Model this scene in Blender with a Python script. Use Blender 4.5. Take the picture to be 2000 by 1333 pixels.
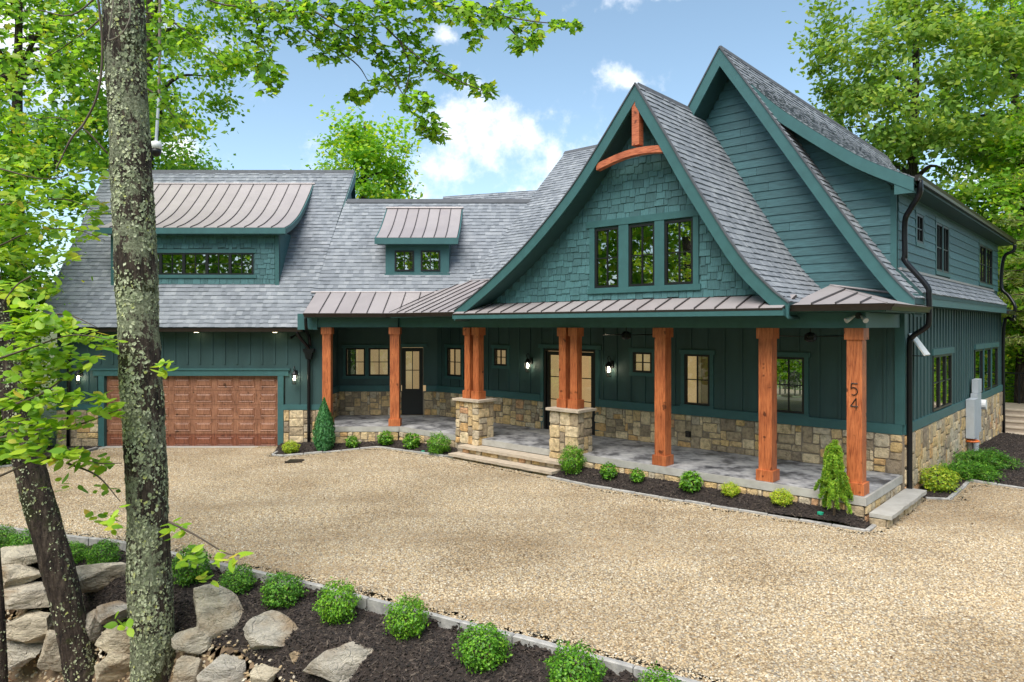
import bpy, math, random
import numpy as np
from mathutils import Vector, Matrix, noise as mnoise
R = math.radians
for o in list(bpy.data.objects): bpy.data.objects.remove(o)
SC = bpy.context.scene
COL = SC.collection
# ------------------------------------------------------------------ camera
FPX, CX, CY, CAMZ = 1360.0, 1000.0, 638.0, 2.75
cd = bpy.data.cameras.new('camera'); cam = bpy.data.objects.new('camera', cd); COL.objects.link(cam)
cam.location = (0, 0, CAMZ); cam.rotation_euler = (R(90), 0, 0)
cd.sensor_width = 36; cd.lens = 36 * FPX / 2000; cd.shift_y = (CY - 666.5) / 2000
cd.clip_start = 0.1; cd.clip_end = 3000
SC.camera = cam
# ------------------------------------------------------------------ light
SUN_EL, SUN_AZ = 58, 205          # azimuth clockwise from +Y: the sun stands behind the camera to the left
sl = bpy.data.lights.new('sun', 'SUN'); sl.energy = 2.8; sl.angle = R(50); sl.color = (1, .95, .87)
so = bpy.data.objects.new('sun', sl); COL.objects.link(so)
so.rotation_euler = (R(90 - SUN_EL), 0, R(180 - SUN_AZ) )
w = bpy.data.worlds.new('World'); SC.world = w; w.use_nodes = True
nt = w.node_tree; nt.nodes.clear()
def N(nt, t, **k):
    n = nt.nodes.new(t)
    for a, b in k.items():
        if a.startswith('i_'):
            n.inputs[a[2:].replace('_', ' ')].default_value = b
        else: setattr(n, a, b)
    return n
def L(nt, a, b): nt.links.new(a, b)
def pix_dir(x, y):
    return Vector(((x - CX) / FPX, 1, -(y - CY) / FPX)).normalized()
sky = N(nt, 'ShaderNodeTexSky', sky_type='NISHITA', sun_disc=False, sun_elevation=R(SUN_EL), sun_rotation=R(SUN_AZ),
        altitude=900, air_density=1.0, dust_density=1.6, ozone_density=2.2)
bg = N(nt, 'ShaderNodeBackground', i_Strength=.15); out = N(nt, 'ShaderNodeOutputWorld')
tc = N(nt, 'ShaderNodeTexCoord')
hs = N(nt, 'ShaderNodeHueSaturation', i_Hue=.484, i_Saturation=.88, i_Value=.82); L(nt, sky.outputs[0], hs.inputs['Color'])
# clouds: puffs at set places round the whole sky, their edges broken by noise
nz = N(nt, 'ShaderNodeTexNoise', i_Scale=13.0, i_Detail=8.0, i_Roughness=.62); L(nt, tc.outputs['Generated'], nz.inputs['Vector'])
acc = None
puffs = [(pix_dir(905, 285), .15, .065), (pix_dir(1020, 262), .11, .045), (pix_dir(840, 315), .12, .05), (pix_dir(1232, 160), .045, .018), (pix_dir(875, 70), .02, .012), (pix_dir(60, 120), .2, .1),
         (pix_dir(1250, -20), .09, .02), (pix_dir(360, 305), .06, .03), (pix_dir(2300, 420), .2, .1), (Vector((-.9, .1, .35)), .2, .1), (Vector((.9, -.3, .4)), .25, .12),
         (Vector((-.5, -.8, .4)), .25, .12), (Vector((.3, -.9, .35)), .22, .1), (Vector((.1, .2, .95)), .2, .2), (Vector((-.6, -.1, .75)), .2, .15), (Vector((.5, -.4, .7)), .2, .15)]
for d, rw, rh in puffs:
    d = d.normalized(); mp = N(nt, 'ShaderNodeMapping', vector_type='TEXTURE'); L(nt, tc.outputs['Generated'], mp.inputs['Vector'])
    mp.inputs['Location'].default_value = d; mp.inputs['Rotation'].default_value = (0, 0, math.atan2(-d.x, d.y)); mp.inputs['Scale'].default_value = (rw, .6, rh)
    ln_ = N(nt, 'ShaderNodeVectorMath', operation='LENGTH'); L(nt, mp.outputs[0], ln_.inputs[0])
    m1 = N(nt, 'ShaderNodeMath', operation='SUBTRACT'); m1.inputs[0].default_value = 1; L(nt, ln_.outputs['Value'], m1.inputs[1])
    if acc is None: acc = m1.outputs[0]
    else:
        mx = N(nt, 'ShaderNodeMath', operation='MAXIMUM'); L(nt, acc, mx.inputs[0]); L(nt, m1.outputs[0], mx.inputs[1]); acc = mx.outputs[0]
mm = N(nt, 'ShaderNodeMath', operation='MULTIPLY_ADD'); L(nt, nz.outputs['Fac'], mm.inputs[0]); mm.inputs[1].default_value = 5.5; mm.inputs[2].default_value = -2.95
ad = N(nt, 'ShaderNodeMath', operation='ADD'); L(nt, acc, ad.inputs[0]); L(nt, mm.outputs[0], ad.inputs[1])
cr = N(nt, 'ShaderNodeMapRange', interpolation_type='SMOOTHSTEP'); cr.inputs['From Min'].default_value = -.35; cr.inputs['From Max'].default_value = 1.15; cr.inputs['To Max'].default_value = .93
L(nt, ad.outputs[0], cr.inputs['Value'])
mix = N(nt, 'ShaderNodeMix', data_type='RGBA'); L(nt, cr.outputs[0], mix.inputs['Factor']); L(nt, hs.outputs[0], mix.inputs['A']); mix.inputs['B'].default_value = (4.9, 5.0, 5.15, 1)
L(nt, mix.outputs['Result'], bg.inputs['Color']); L(nt, bg.outputs[0], out.inputs['Surface'])
vs = SC.view_settings; vs.view_transform = 'Standard'; vs.look = 'None'; vs.exposure = 0.93; vs.gamma = 1; vs.use_curve_mapping = False
SC.cycles.max_bounces = 5; SC.cycles.diffuse_bounces = 3; SC.cycles.glossy_bounces = 3; SC.cycles.transparent_max_bounces = 12
SC.cycles.sample_clamp_indirect = 6

# ------------------------------------------------------------------ frames
A0 = R(47.8); UV = Vector((math.sin(A0), -math.cos(A0), 0)); VV = Vector((math.cos(A0), math.sin(A0), 0)); OO = Vector((5.685, 11.18, 0))
def M(u, v, z): return OO + UV * u + VV * v + Vector((0, 0, z))
def G(x, y, z): return Vector((x, y, z))
def at(x, y, Y): return Vector(((x - CX) / FPX * Y, Y, CAMZ - (y - CY) / FPX * Y))
WM = lambda a, o, z: M(a, 2.31 - o, z)          # main front wall: along, out, up
WS = lambda a, o, z: M(o, a, z)                 # right side wall
WU = lambda a, o, z: M(-.1 + o, a, z)           # upper right wall
WL = lambda a, o, z: Vector((a, 21.55 - o, z))  # back wall of the left porch
WG = lambda a, o, z: Vector((a, 19.9 - o, z))   # garage front
W1 = lambda a, o, z: M(a, -o, z)                # front gable wall
W2 = lambda a, o, z: M(a, 2.25 - o, z)          # tall gable wall
rng = random.Random(7)

# ------------------------------------------------------------------ materials
MATS = {}
def newmat(name):
    m = bpy.data.materials.new(name); m.use_nodes = True; t = m.node_tree
    b = t.nodes['Principled BSDF']; MATS[name] = m
    return m, t, b
def rnd_node(t):
    oi = N(t, 'ShaderNodeObjectInfo'); ge = N(t, 'ShaderNodeNewGeometry')
    a = N(t, 'ShaderNodeMath', operation='ADD'); L(t, oi.outputs['Random'], a.inputs[0]); L(t, ge.outputs['Random Per Island'], a.inputs[1])
    f = N(t, 'ShaderNodeMath', operation='FRACT'); L(t, a.outputs[0], f.inputs[0]); return f.outputs[0]
def ramp(t, fac, stops, interp='LINEAR'):
    r = N(t, 'ShaderNodeValToRGB'); r.color_ramp.interpolation = interp
    e = r.color_ramp.elements
    e[0].position, e[0].color = stops[0][0], (*stops[0][1], 1)
    e[1].position, e[1].color = stops[-1][0], (*stops[-1][1], 1)
    for p, c in stops[1:-1]:
        x = e.new(p); x.color = (*c, 1)
    L(t, fac, r.inputs['Fac']); return r.outputs['Color']
def noise(t, scale, detail=4, rough=.55, coord='Object', stretch=None, vec=None):
    if vec is None:
        c = N(t, 'ShaderNodeTexCoord'); vec = c.outputs[coord]
    if stretch:
        mp = N(t, 'ShaderNodeMapping'); mp.inputs['Scale'].default_value = stretch; L(t, vec, mp.inputs['Vector']); vec = mp.outputs[0]
    n = N(t, 'ShaderNodeTexNoise'); n.inputs['Scale'].default_value = scale; n.inputs['Detail'].default_value = detail; n.inputs['Roughness'].default_value = rough
    L(t, vec, n.inputs['Vector']); return n.outputs['Fac']
def pos(t):
    return N(t, 'ShaderNodeNewGeometry').outputs['Position']
def mixc(t, fac, a, b, mode='MIX'):
    m = N(t, 'ShaderNodeMix', data_type='RGBA', blend_type=mode)
    for k, x in (('Factor', fac), ('A', a), ('B', b)):
        if isinstance(x, (int, float)): m.inputs[k].default_value = x
        elif isinstance(x, tuple): m.inputs[k].default_value = (*x, 1)
        else: L(t, x, m.inputs[k])
    return m.outputs['Result']
def bump(t, b, h, strength=.4, dist=.02):
    n = N(t, 'ShaderNodeBump'); n.inputs['Strength'].default_value = strength; n.inputs['Distance'].default_value = dist
    L(t, h, n.inputs['Height']); L(t, n.outputs[0], b.inputs['Normal'])
def simple(name, col, rough=.6, metal=0, var=.18, scale=6, bs=.15, bscale=60, stretch=None, rnd=0, emit=None, spec=.4):
    m, t, b = newmat(name); b.inputs['Roughness'].default_value = rough; b.inputs['Metallic'].default_value = metal
    b.inputs['Specular IOR Level'].default_value = spec
    p = pos(t)
    n1 = noise(t, scale, 5, vec=p, stretch=stretch)
    lo = tuple(c * (1 - var) for c in col); hi = tuple(min(1, c * (1 + var)) for c in col)
    c = ramp(t, n1, [(.25, lo), (.75, hi)])
    if rnd:
        r = rnd_node(t); c = mixc(t, 1.0, c, ramp(t, r, [(0, (1 - rnd,) * 3), (1, (1 + rnd,) * 3)]), 'MULTIPLY')
    L(t, c, b.inputs['Base Color'])
    if bs: bump(t, b, noise(t, bscale, 6, vec=p, stretch=stretch), bs, .01)
    if emit: b.inputs['Emission Color'].default_value = (*emit[0], 1); b.inputs['Emission Strength'].default_value = emit[1]
    return m
TEAL = (.038, .084, .084)
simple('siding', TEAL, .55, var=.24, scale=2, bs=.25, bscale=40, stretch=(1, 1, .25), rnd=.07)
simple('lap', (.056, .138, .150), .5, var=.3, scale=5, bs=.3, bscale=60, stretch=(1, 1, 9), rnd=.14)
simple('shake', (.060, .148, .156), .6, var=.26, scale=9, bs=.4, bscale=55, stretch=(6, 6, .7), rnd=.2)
simple('trim', (.043, .122, .124), .5, var=.12, scale=5, bs=.2, bscale=50)
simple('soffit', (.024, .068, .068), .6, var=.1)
simple('black', (.012, .012, .013), .4, var=.1, bs=0)
simple('bronze', (.045, .036, .032), .35, .5, var=.15, bs=0)
simple('black_pipe', (.014, .014, .016), .28, .3, var=.15, bs=.05)
simple('ridge_cap', (.085, .09, .10), .8, var=.2)
simple('beige_room_glow', (.62, .47, .27), .8, var=.06, bs=0, emit=((.66, .48, .25), .30))  # interior wall colour with its own glow, standing in for room lamps
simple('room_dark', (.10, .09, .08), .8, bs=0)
simple('cap_stone', (.46, .38, .29), .8, var=.2, scale=8, bs=.5, bscale=30)
simple('steel_grey', (.47, .50, .53), .5, .2, var=.08, bs=0)
simple('white_paint', (.72, .72, .70), .5, var=.05, bs=0)
simple('deck_wood', (.40, .33, .26), .7, var=.15)
simple('rail_wood', (.35, .2, .09), .6, var=.2)
simple('orange_plastic', (.75, .17, .03), .5, var=.05, bs=0)
simple('green_plastic', (.02, .33, .2), .5, var=.05, bs=0)
simple('soil', (.17, .115, .07), .95, var=.45, scale=5, bs=.9, bscale=40)
simple('twig', (.10, .075, .055), .8, var=.3, scale=15)
simple('pale_twig', (.20, .17, .13), .8, var=.3, scale=15)
simple('shrub_stem', (.12, .08, .05), .8, var=.3)
simple('needle_straw', (.30, .12, .055), .8, var=.2, bs=0, rnd=.45)
def m_shingle():
    m, t, b = newmat('shingle'); b.inputs['Roughness'].default_value = .85
    r = rnd_node(t); p = pos(t)
    c = ramp(t, r, [(0, (.168, .182, .203)), (.3, (.20, .215, .238)), (.6, (.225, .24, .263)), (.85, (.252, .267, .289)), (1, (.288, .302, .322))])
    g = noise(t, 140, 2, .8, vec=p); c = mixc(t, 1.0, c, ramp(t, g, [(.3, (.6, .6, .6)), (.7, (1.35, 1.35, 1.35))]), 'MULTIPLY')
    s = noise(t, .8, 4, vec=p); c = mixc(t, 1.0, c, ramp(t, s, [(.3, (.86, .87, .88)), (.7, (1.1, 1.1, 1.09))]), 'MULTIPLY')
    L(t, c, b.inputs['Base Color']); bump(t, b, g, .5, .006)
m_shingle()
def m_metal():
    m, t, b = newmat('metal_roof'); p = pos(t); b.inputs['Metallic'].default_value = .15
    r = rnd_node(t); n = noise(t, 1.6, 5, vec=p)
    c = mixc(t, .5, ramp(t, n, [(.3, (.30, .265, .265)), (.7, (.37, .33, .328))]), ramp(t, r, [(0, (.30, .265, .262)), (1, (.37, .335, .33))]))
    L(t, c, b.inputs['Base Color']); L(t, ramp(t, noise(t, 5, 4, vec=p), [(.3, (.40,) * 3), (.7, (.52,) * 3)]), b.inputs['Roughness'])
    bump(t, b, noise(t, 2.2, 2, vec=p), .08, .05)
m_metal()
simple('metal_seam', (.085, .075, .075), .45, .5, var=.15, bs=0)
def m_stone():
    m, t, b = newmat('stone'); b.inputs['Roughness'].default_value = .85; r = rnd_node(t); p = pos(t)
    c = ramp(t, r, [(0, (0.615, 0.440, 0.229)), (.13, (0.466, 0.360, 0.229)), (.25, (0.678, 0.510, 0.290)), (.37, (0.318, 0.245, 0.167)), (.45, (0.636, 0.440, 0.202)), (.56, (0.509, 0.420, 0.299)),
                    (.66, (0.721, 0.570, 0.361)), (.79, (0.403, 0.310, 0.202)), (.86, (0.615, 0.380, 0.167)), (.92, (0.583, 0.490, 0.352)), (.97, (0.615, 0.350, 0.185))], 'CONSTANT')
    n = noise(t, 11, 6, .65, vec=p); c = mixc(t, 1.0, c, ramp(t, n, [(.3, (.5, .48, .46)), (.5, (1, 1, 1)), (.7, (1.32, 1.3, 1.26))]), 'MULTIPLY')
    L(t, c, b.inputs['Base Color']); bump(t, b, noise(t, 18, 8, .7, vec=p), 1.0, .05)
m_stone()
simple('mortar', (.27, .22, .165), .95, var=.2, bs=.5)
def m_cedar(name, a, b_, c_, st):
    m, t, b = newmat(name); p = pos(t); b.inputs['Roughness'].default_value = .5
    n = noise(t, 11, 8, .68, vec=p, stretch=st); n2 = noise(t, 2.2, 3, vec=p); k = noise(t, 6.5, 2, .4, vec=p)
    c = ramp(t, n, [(.34, tuple(x * .62 for x in a)), (.4, a), (.5, b_), (.66, c_)])
    c = mixc(t, 1.0, c, ramp(t, n2, [(.3, (.75, .7, .7)), (.7, (1.15, 1.15, 1.15))]), 'MULTIPLY')
    c = mixc(t, 1.0, c, ramp(t, k, [(.27, (.3, .25, .2)), (.33, (1, 1, 1))]), 'MULTIPLY')
    L(t, c, b.inputs['Base Color']); bump(t, b, noise(t, 30, 5, vec=p, stretch=st), .35, .01)
m_cedar('cedar', (.33, .082, .024), (.47, .135, .042), (.58, .19, .065), (4, 4, .35))
m_cedar('cedar_beam', (.34, .085, .035), (.50, .14, .06), (.6, .2, .09), (.5, .5, 5))
m_cedar('garage_wood', (.22, .095, .052), (.30, .135, .075), (.36, .17, .10), (3, 3, .4))
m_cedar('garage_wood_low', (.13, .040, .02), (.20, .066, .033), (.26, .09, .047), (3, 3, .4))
def m_concrete(name, cols, sc):
    m, t, b = newmat(name); p = pos(t); b.inputs['Roughness'].default_value = .55
    n = noise(t, sc, 8, .62, vec=p, stretch=(1, 1, 1)); n2 = noise(t, sc * 3.4, 6, .6, vec=p)
    mx = N(t, 'ShaderNodeMath', operation='MULTIPLY_ADD'); L(t, n2, mx.inputs[0]); mx.inputs[1].default_value = .5; L(t, n, mx.inputs[2])
    c = ramp(t, mx.outputs[0], cols); L(t, c, b.inputs['Base Color']); bump(t, b, mx.outputs[0], .5, .03)
m_concrete('stamped_concrete', [(.58, (.055, .055, .06)), (.68, (.15, .147, .153)), (.76, (.30, .295, .30)), (.9, (.46, .45, .44))], 1.9)
m_concrete('slab_edge', [(.4, (.30, .28, .25)), (.9, (.46, .44, .40))], 2.5)
m_concrete('edging', [(.45, (.15, .145, .14)), (.66, (.29, .28, .265)), (.9, (.42, .40, .37))], 4.5)
def m_ground():
    m, t, b = newmat('gravel_bed'); p = pos(t); b.inputs['Roughness'].default_value = .9
    v = N(t, 'ShaderNodeTexVoronoi'); v.inputs['Scale'].default_value = 42; L(t, p, v.inputs['Vector'])
    sx = N(t, 'ShaderNodeSeparateColor'); L(t, v.outputs['Color'], sx.inputs[0])
    c = ramp(t, sx.outputs[0], [(0, (0.229, 0.158, 0.088)), (.2, (0.416, 0.315, 0.185)), (.45, (0.520, 0.420, 0.278)), (.6, (0.374, 0.252, 0.129)), (.75, (0.572, 0.499, 0.376)), (.9, (0.322, 0.289, 0.242)), (1, (0.541, 0.441, 0.298))])
    d = ramp(t, v.outputs['Distance'], [(.25, (1, 1, 1)), (.75, (.35, .3, .25))]); c = mixc(t, .7, c, mixc(t, 1.0, c, d, 'MULTIPLY'))
    s = noise(t, .55, 5, vec=p); c = mixc(t, 1.0, c, ramp(t, s, [(.3, (.72, .68, .62)), (.55, (1, 1, 1)), (.75, (1.1, 1.08, 1.05))]), 'MULTIPLY')
    L(t, c, b.inputs['Base Color'])
    iv = N(t, 'ShaderNodeMath', operation='SUBTRACT'); iv.inputs[0].default_value = 1; L(t, v.outputs['Distance'], iv.inputs[1]); bump(t, b, iv.outputs[0], .8, .02)
m_ground()
def m_pebble():
    m, t, b = newmat('pebble'); b.inputs['Roughness'].default_value = .75; p = pos(t)
    oi = N(t, 'ShaderNodeObjectInfo')
    c = ramp(t, oi.outputs['Random'], [(0, (0.229, 0.158, 0.088)), (.15, (0.437, 0.326, 0.191)), (.35, (0.551, 0.452, 0.298)), (.5, (0.426, 0.294, 0.150)), (.65, (0.603, 0.525, 0.397)), (.8, (0.333, 0.299, 0.247)), (.9, (0.520, 0.394, 0.227)), (1, (0.686, 0.651, 0.556))])
    s = noise(t, .55, 5, vec=p); c = mixc(t, 1.0, c, ramp(t, s, [(.3, (.80, .76, .71)), (.55, (1, 1, 1)), (.75, (1.1, 1.08, 1.05))]), 'MULTIPLY')
    s2 = noise(t, 1.0, 4, vec=p, stretch=(.16, 1.1, 1)); c = mixc(t, 1.0, c, ramp(t, s2, [(.36, (.78, .74, .69)), (.5, (1, 1, 1)), (.66, (1.1, 1.09, 1.07))]), 'MULTIPLY')
    L(t, c, b.inputs['Base Color'])
m_pebble()
simple('mulch_bed', (.026, .018, .014), .95, var=.5, scale=25, bs=.9, bscale=70)
def m_chip():
    m, t, b = newmat('mulch_chip'); b.inputs['Roughness'].default_value = .9
    oi = N(t, 'ShaderNodeObjectInfo'); L(t, ramp(t, oi.outputs['Random'], [(0, (.012, .009, .008)), (.5, (.032, .023, .019)), (.85, (.06, .044, .035)), (1, (.11, .085, .065))]), b.inputs['Base Color'])
m_chip()
def m_forest():
    m, t, b = newmat('forest_floor'); p = pos(t); b.inputs['Roughness'].default_value = .95
    n = noise(t, .35, 6, vec=p); n2 = noise(t, 6, 6, vec=p)
    c = mixc(t, n2, ramp(t, n, [(.35, (.05, .09, .02)), (.65, (.13, .09, .05))]), (.09, .12, .03)); L(t, c, b.inputs['Base Color']); bump(t, b, n2, .8, .1)
m_forest()
def m_boulder():
    m, t, b = newmat('boulder'); b.inputs['Roughness'].default_value = .85; p = pos(t); oi = N(t, 'ShaderNodeObjectInfo')
    c0 = ramp(t, oi.outputs['Random'], [(0, (.66, .57, .43)), (.35, (.60, .55, .46)), (.6, (.70, .60, .44)), (.8, (.54, .50, .44)), (1, (.68, .58, .43))])
    n = noise(t, 3.2, 8, .62, vec=p, stretch=(1, 1, 2.5)); w_ = noise(t, 1.4, 5, vec=p)
    c = mixc(t, 1.0, c0, ramp(t, n, [(.28, (.42, .40, .37)), (.48, (.95, .94, .92)), (.7, (1.35, 1.33, 1.28))]), 'MULTIPLY')
    c = mixc(t, ramp(t, w_, [(.52, (0, 0, 0)), (.66, (.7, .7, .7))]), c, (.36, .22, .10)); L(t, c, b.inputs['Base Color'])
    vo = N(t, 'ShaderNodeTexVoronoi', feature='DISTANCE_TO_EDGE'); vo.inputs['Scale'].default_value = 1.5; mp = N(t, 'ShaderNodeMapping'); mp.inputs['Scale'].default_value = (1, 1, 2.4); mp.inputs['Rotation'].default_value = (.3, .2, 0); wv = N(t, 'ShaderNodeVectorMath', operation='ADD'); nn = N(t, 'ShaderNodeTexNoise'); nn.inputs['Scale'].default_value = 4; L(t, p, nn.inputs['Vector']); L(t, p, wv.inputs[0]); L(t, nn.outputs['Color'], wv.inputs[1]); L(t, wv.outputs[0], mp.inputs['Vector']); L(t, mp.outputs[0], vo.inputs['Vector'])
    ck = ramp(t, vo.outputs['Distance'], [(0, (.2, .2, .2)), (.05, (1, 1, 1))])
    hh = N(t, 'ShaderNodeMath', operation='MULTIPLY_ADD'); L(t, ck, hh.inputs[0]); hh.inputs[1].default_value = .16; L(t, noise(t, 7, 11, .7, vec=p, stretch=(1, 1, 2.5)), hh.inputs[2]); bump(t, b, hh.outputs[0], 1.0, .16)
m_boulder()
def m_bark(name, cov, moss):
    m, t, b = newmat(name); b.inputs['Roughness'].default_value = .95; p = pos(t)
    f = noise(t, 20, 9, .7, vec=p, stretch=(1, 1, .2)); c = ramp(t, f, [(.36, (.012, .008, .006)), (.5, (.075, .05, .036)), (.64, (.18, .135, .10))])
    l = noise(t, 22, 9, .75, vec=p, stretch=(1, 1, .7)); l2 = noise(t, 2.4, 3, vec=p)
    s = N(t, 'ShaderNodeMath', operation='ADD'); L(t, l, s.inputs[0]); L(t, l2, s.inputs[1])
    lm = ramp(t, s.outputs[0], [(cov, (0, 0, 0)), (cov + .05, (1, 1, 1))])
    lc = ramp(t, noise(t, 34, 8, .75, vec=p), [(.36, (.12, .13, .075)), (.5, (.36, .39, .24)), (.62, (.56, .58, .40))])
    mo = ramp(t, noise(t, 1.5, 6, .6, vec=p), [(moss, (0, 0, 0)), (moss + .07, (1, 1, 1))])
    c = mixc(t, mo, c, ramp(t, noise(t, 50, 4, vec=p), [(.3, (.025, .03, .008)), (.7, (.09, .10, .02))])); c = mixc(t, lm, c, lc)
    L(t, c, b.inputs['Base Color'])
    h = N(t, 'ShaderNodeMath', operation='ADD'); L(t, f, h.inputs[0]); L(t, l, h.inputs[1]); bump(t, b, h.outputs[0], 1.0, .12)
m_bark('bark_lichen', .985, .55); m_bark('bark_dark', 1.03, .56); m_bark('bark_plain', 1.22, .75)
def m_lichen():
    m, t, b = newmat('lichen'); b.inputs['Roughness'].default_value = .95; r = rnd_node(t)
    L(t, ramp(t, r, [(0, (.22, .25, .14)), (.5, (.39, .42, .26)), (.85, (.55, .57, .39)), (1, (.44, .46, .14))]), b.inputs['Base Color'])
m_lichen()
def m_leaf(name, stops, trans=.45, rough=.45, big=.5):
    m, t, b = newmat(name); r = rnd_node(t); p = pos(t)
    c = ramp(t, r, stops); n = noise(t, big, 3, vec=p)
    c = mixc(t, 1.0, c, ramp(t, n, [(.3, (.75, .8, .75)), (.7, (1.2, 1.15, 1.1))]), 'MULTIPLY')
    oi = N(t, 'ShaderNodeObjectInfo'); c = mixc(t, 1.0, c, ramp(t, oi.outputs['Random'], [(0, (.86, .9, .9)), (1, (1.12, 1.06, 1.0))]), 'MULTIPLY'); L(t, c, b.inputs['Base Color']); b.inputs['Roughness'].default_value = rough; b.inputs['Specular IOR Level'].default_value = .3
    tr = N(t, 'ShaderNodeBsdfTranslucent'); L(t, mixc(t, 1.0, c, (1.6, 1.5, .7), 'MULTIPLY'), tr.inputs['Color'])
    mx = N(t, 'ShaderNodeMixShader'); mx.inputs[0].default_value = trans; L(t, b.outputs[0], mx.inputs[1]); L(t, tr.outputs[0], mx.inputs[2])
    L(t, mx.outputs[0], t.nodes['Material Output'].inputs['Surface'])
m_leaf('leaf_forest', [(0, (0.099, 0.232, 0.031)), (.5, (0.220, 0.444, 0.047)), (.85, (0.395, 0.600, 0.064)), (1, (0.600, 0.600, 0.084))], 0.52)
m_leaf('leaf_bright', [(0, (0.112, 0.285, 0.032)), (.5, (0.243, 0.499, 0.045)), (.85, (0.409, 0.600, 0.054)), (1, (0.600, 0.600, 0.080))], 0.50)
m_leaf('leaf_oak', [(0, (.12, .24, .04)), (.5, (.23, .38, .06)), (.85, (.36, .48, .09)), (1, (.46, .50, .13))])
m_leaf('leaf_deep', [(0, (0.057, 0.161, 0.027)), (.5, (0.123, 0.322, 0.042)), (1, (0.246, 0.491, 0.057))])
m_leaf('leaf_pine', [(0, (0.130, 0.207, 0.065)), (.5, (0.246, 0.324, 0.097)), (1, (0.402, 0.415, 0.181))], .3)
m_leaf('leaf_maple', [(0, (0.120, 0.268, 0.041)), (.5, (0.242, 0.478, 0.052)), (.9, (0.417, 0.600, 0.061)), (1, (0.593, 0.600, 0.082))], 0.58, .4)
m_leaf('leaf_beech', [(0, (.14, .32, .03)), (.5, (.27, .48, .035)), (.88, (.40, .57, .05)), (.97, (.50, .58, .07)), (1, (.60, .46, .08))], .42, .4)
m_leaf('leaf_box', [(0, (0.037, 0.124, 0.017)), (.5, (0.087, 0.248, 0.026)), (.85, (0.167, 0.379, 0.037)), (1, (0.248, 0.467, 0.051))], .25, .4)
m_leaf('leaf_box_bright', [(0, (0.049, 0.149, 0.014)), (.5, (0.111, 0.297, 0.022)), (.85, (0.198, 0.422, 0.031)), (1, (0.273, 0.471, 0.043))], .25, .4)
m_leaf('leaf_gold', [(0, (0.146, 0.278, 0.017)), (.5, (0.350, 0.525, 0.029)), (1, (0.600, 0.600, 0.058))], .25)
m_leaf('leaf_arbor', [(0, (0.026, 0.117, 0.039)), (.5, (0.065, 0.233, 0.078)), (1, (0.130, 0.350, 0.117))], .2)
m_leaf('leaf_spruce', [(0, (0.105, 0.264, 0.026)), (.5, (0.246, 0.491, 0.039)), (1, (0.474, 0.600, 0.070))], .25)
def m_glass(name, refl, tint):
    m, t, b = newmat(name); t.nodes.remove(b); o = t.nodes['Material Output']
    tr = N(t, 'ShaderNodeBsdfTransparent'); tr.inputs[0].default_value = (*tint, 1); gl = N(t, 'ShaderNodeBsdfGlossy'); gl.inputs['Roughness'].default_value = .012
    lw = N(t, 'ShaderNodeLayerWeight'); pw_ = N(t, 'ShaderNodeMath', operation='POWER'); L(t, lw.outputs['Facing'], pw_.inputs[0]); pw_.inputs[1].default_value = 5
    a = N(t, 'ShaderNodeMath', operation='MULTIPLY_ADD', use_clamp=True); L(t, pw_.outputs[0], a.inputs[0]); a.inputs[1].default_value = .9; a.inputs[2].default_value = refl
    n = noise(t, 3, 2, vec=pos(t)); bn = N(t, 'ShaderNodeBump'); bn.inputs['Strength'].default_value = .02; L(t, n, bn.inputs['Height']); L(t, bn.outputs[0], gl.inputs['Normal'])
    mx = N(t, 'ShaderNodeMixShader'); L(t, a.outputs[0], mx.inputs[0]); L(t, tr.outputs[0], mx.inputs[1]); L(t, gl.outputs[0], mx.inputs[2]); L(t, mx.outputs[0], o.inputs['Surface'])
m_glass('glass', .12, (.92, .93, .92)); m_glass('glass_upper', .40, (.6, .62, .6))
def m_emit(name, c, s):
    m, t, b = newmat(name); b.inputs['Base Color'].default_value = (*c, 1); b.inputs['Emission Color'].default_value = (*c, 1); b.inputs['Emission Strength'].default_value = s
m_emit('bulb', (1, .86, .62), 30); m_emit('downlight', (1, .82, .5), 7)

# ------------------------------------------------------------------ mesh helpers
def link(o, parent=None, **k):
    COL.objects.link(o)
    if parent is not None: o.parent = parent
    for a, b in k.items(): o[a] = b
    return o
def tag(o, label=None, cat=None, group=None, kind=None):
    if label: o['label'] = label
    if cat: o['category'] = cat
    if group: o['group'] = group
    if kind: o['kind'] = kind
    return o
def empty(name, loc, label=None, cat=None, group=None):
    o = bpy.data.objects.new(name, None); o.empty_display_size = .2; o.location = loc; COL.objects.link(o); o.matrix_world = Matrix.Translation(loc)
    return tag(o, label, cat, group)
def setpar(o, parent):
    if parent is not None:
        o.parent = parent
        p = parent; mw = Matrix.Identity(4)
        while p is not None: mw = p.matrix_parent_inverse @ p.matrix_basis @ mw; p = p.parent
        o.matrix_parent_inverse = mw.inverted()
    return o
def raw(name, v, f, mat, parent=None, smooth=False):
    me = bpy.data.meshes.new(name); me.from_pydata([tuple(x) for x in v], [], f)
    if mat: me.materials.append(MATS[mat])
    if smooth: me.polygons.foreach_set('use_smooth', [True] * len(me.polygons))
    me.update(); o = bpy.data.objects.new(name, me); COL.objects.link(o); return setpar(o, parent)
def npmesh(name, V, F, mat, smooth=False):
    V = np.asarray(V, np.float32); F = np.asarray(F, np.int32); k = F.shape[1]
    me = bpy.data.meshes.new(name); me.vertices.add(len(V)); me.vertices.foreach_set('co', V.ravel())
    me.loops.add(F.size); me.loops.foreach_set('vertex_index', F.ravel()); me.polygons.add(len(F))
    me.polygons.foreach_set('loop_start', np.arange(0, F.size, k, dtype=np.int32)); 
    me.update(calc_edges=True); me.validate()
    if smooth: me.polygons.foreach_set('use_smooth', [True] * len(me.polygons))
    if mat: me.materials.append(MATS[mat])
    return me
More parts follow.
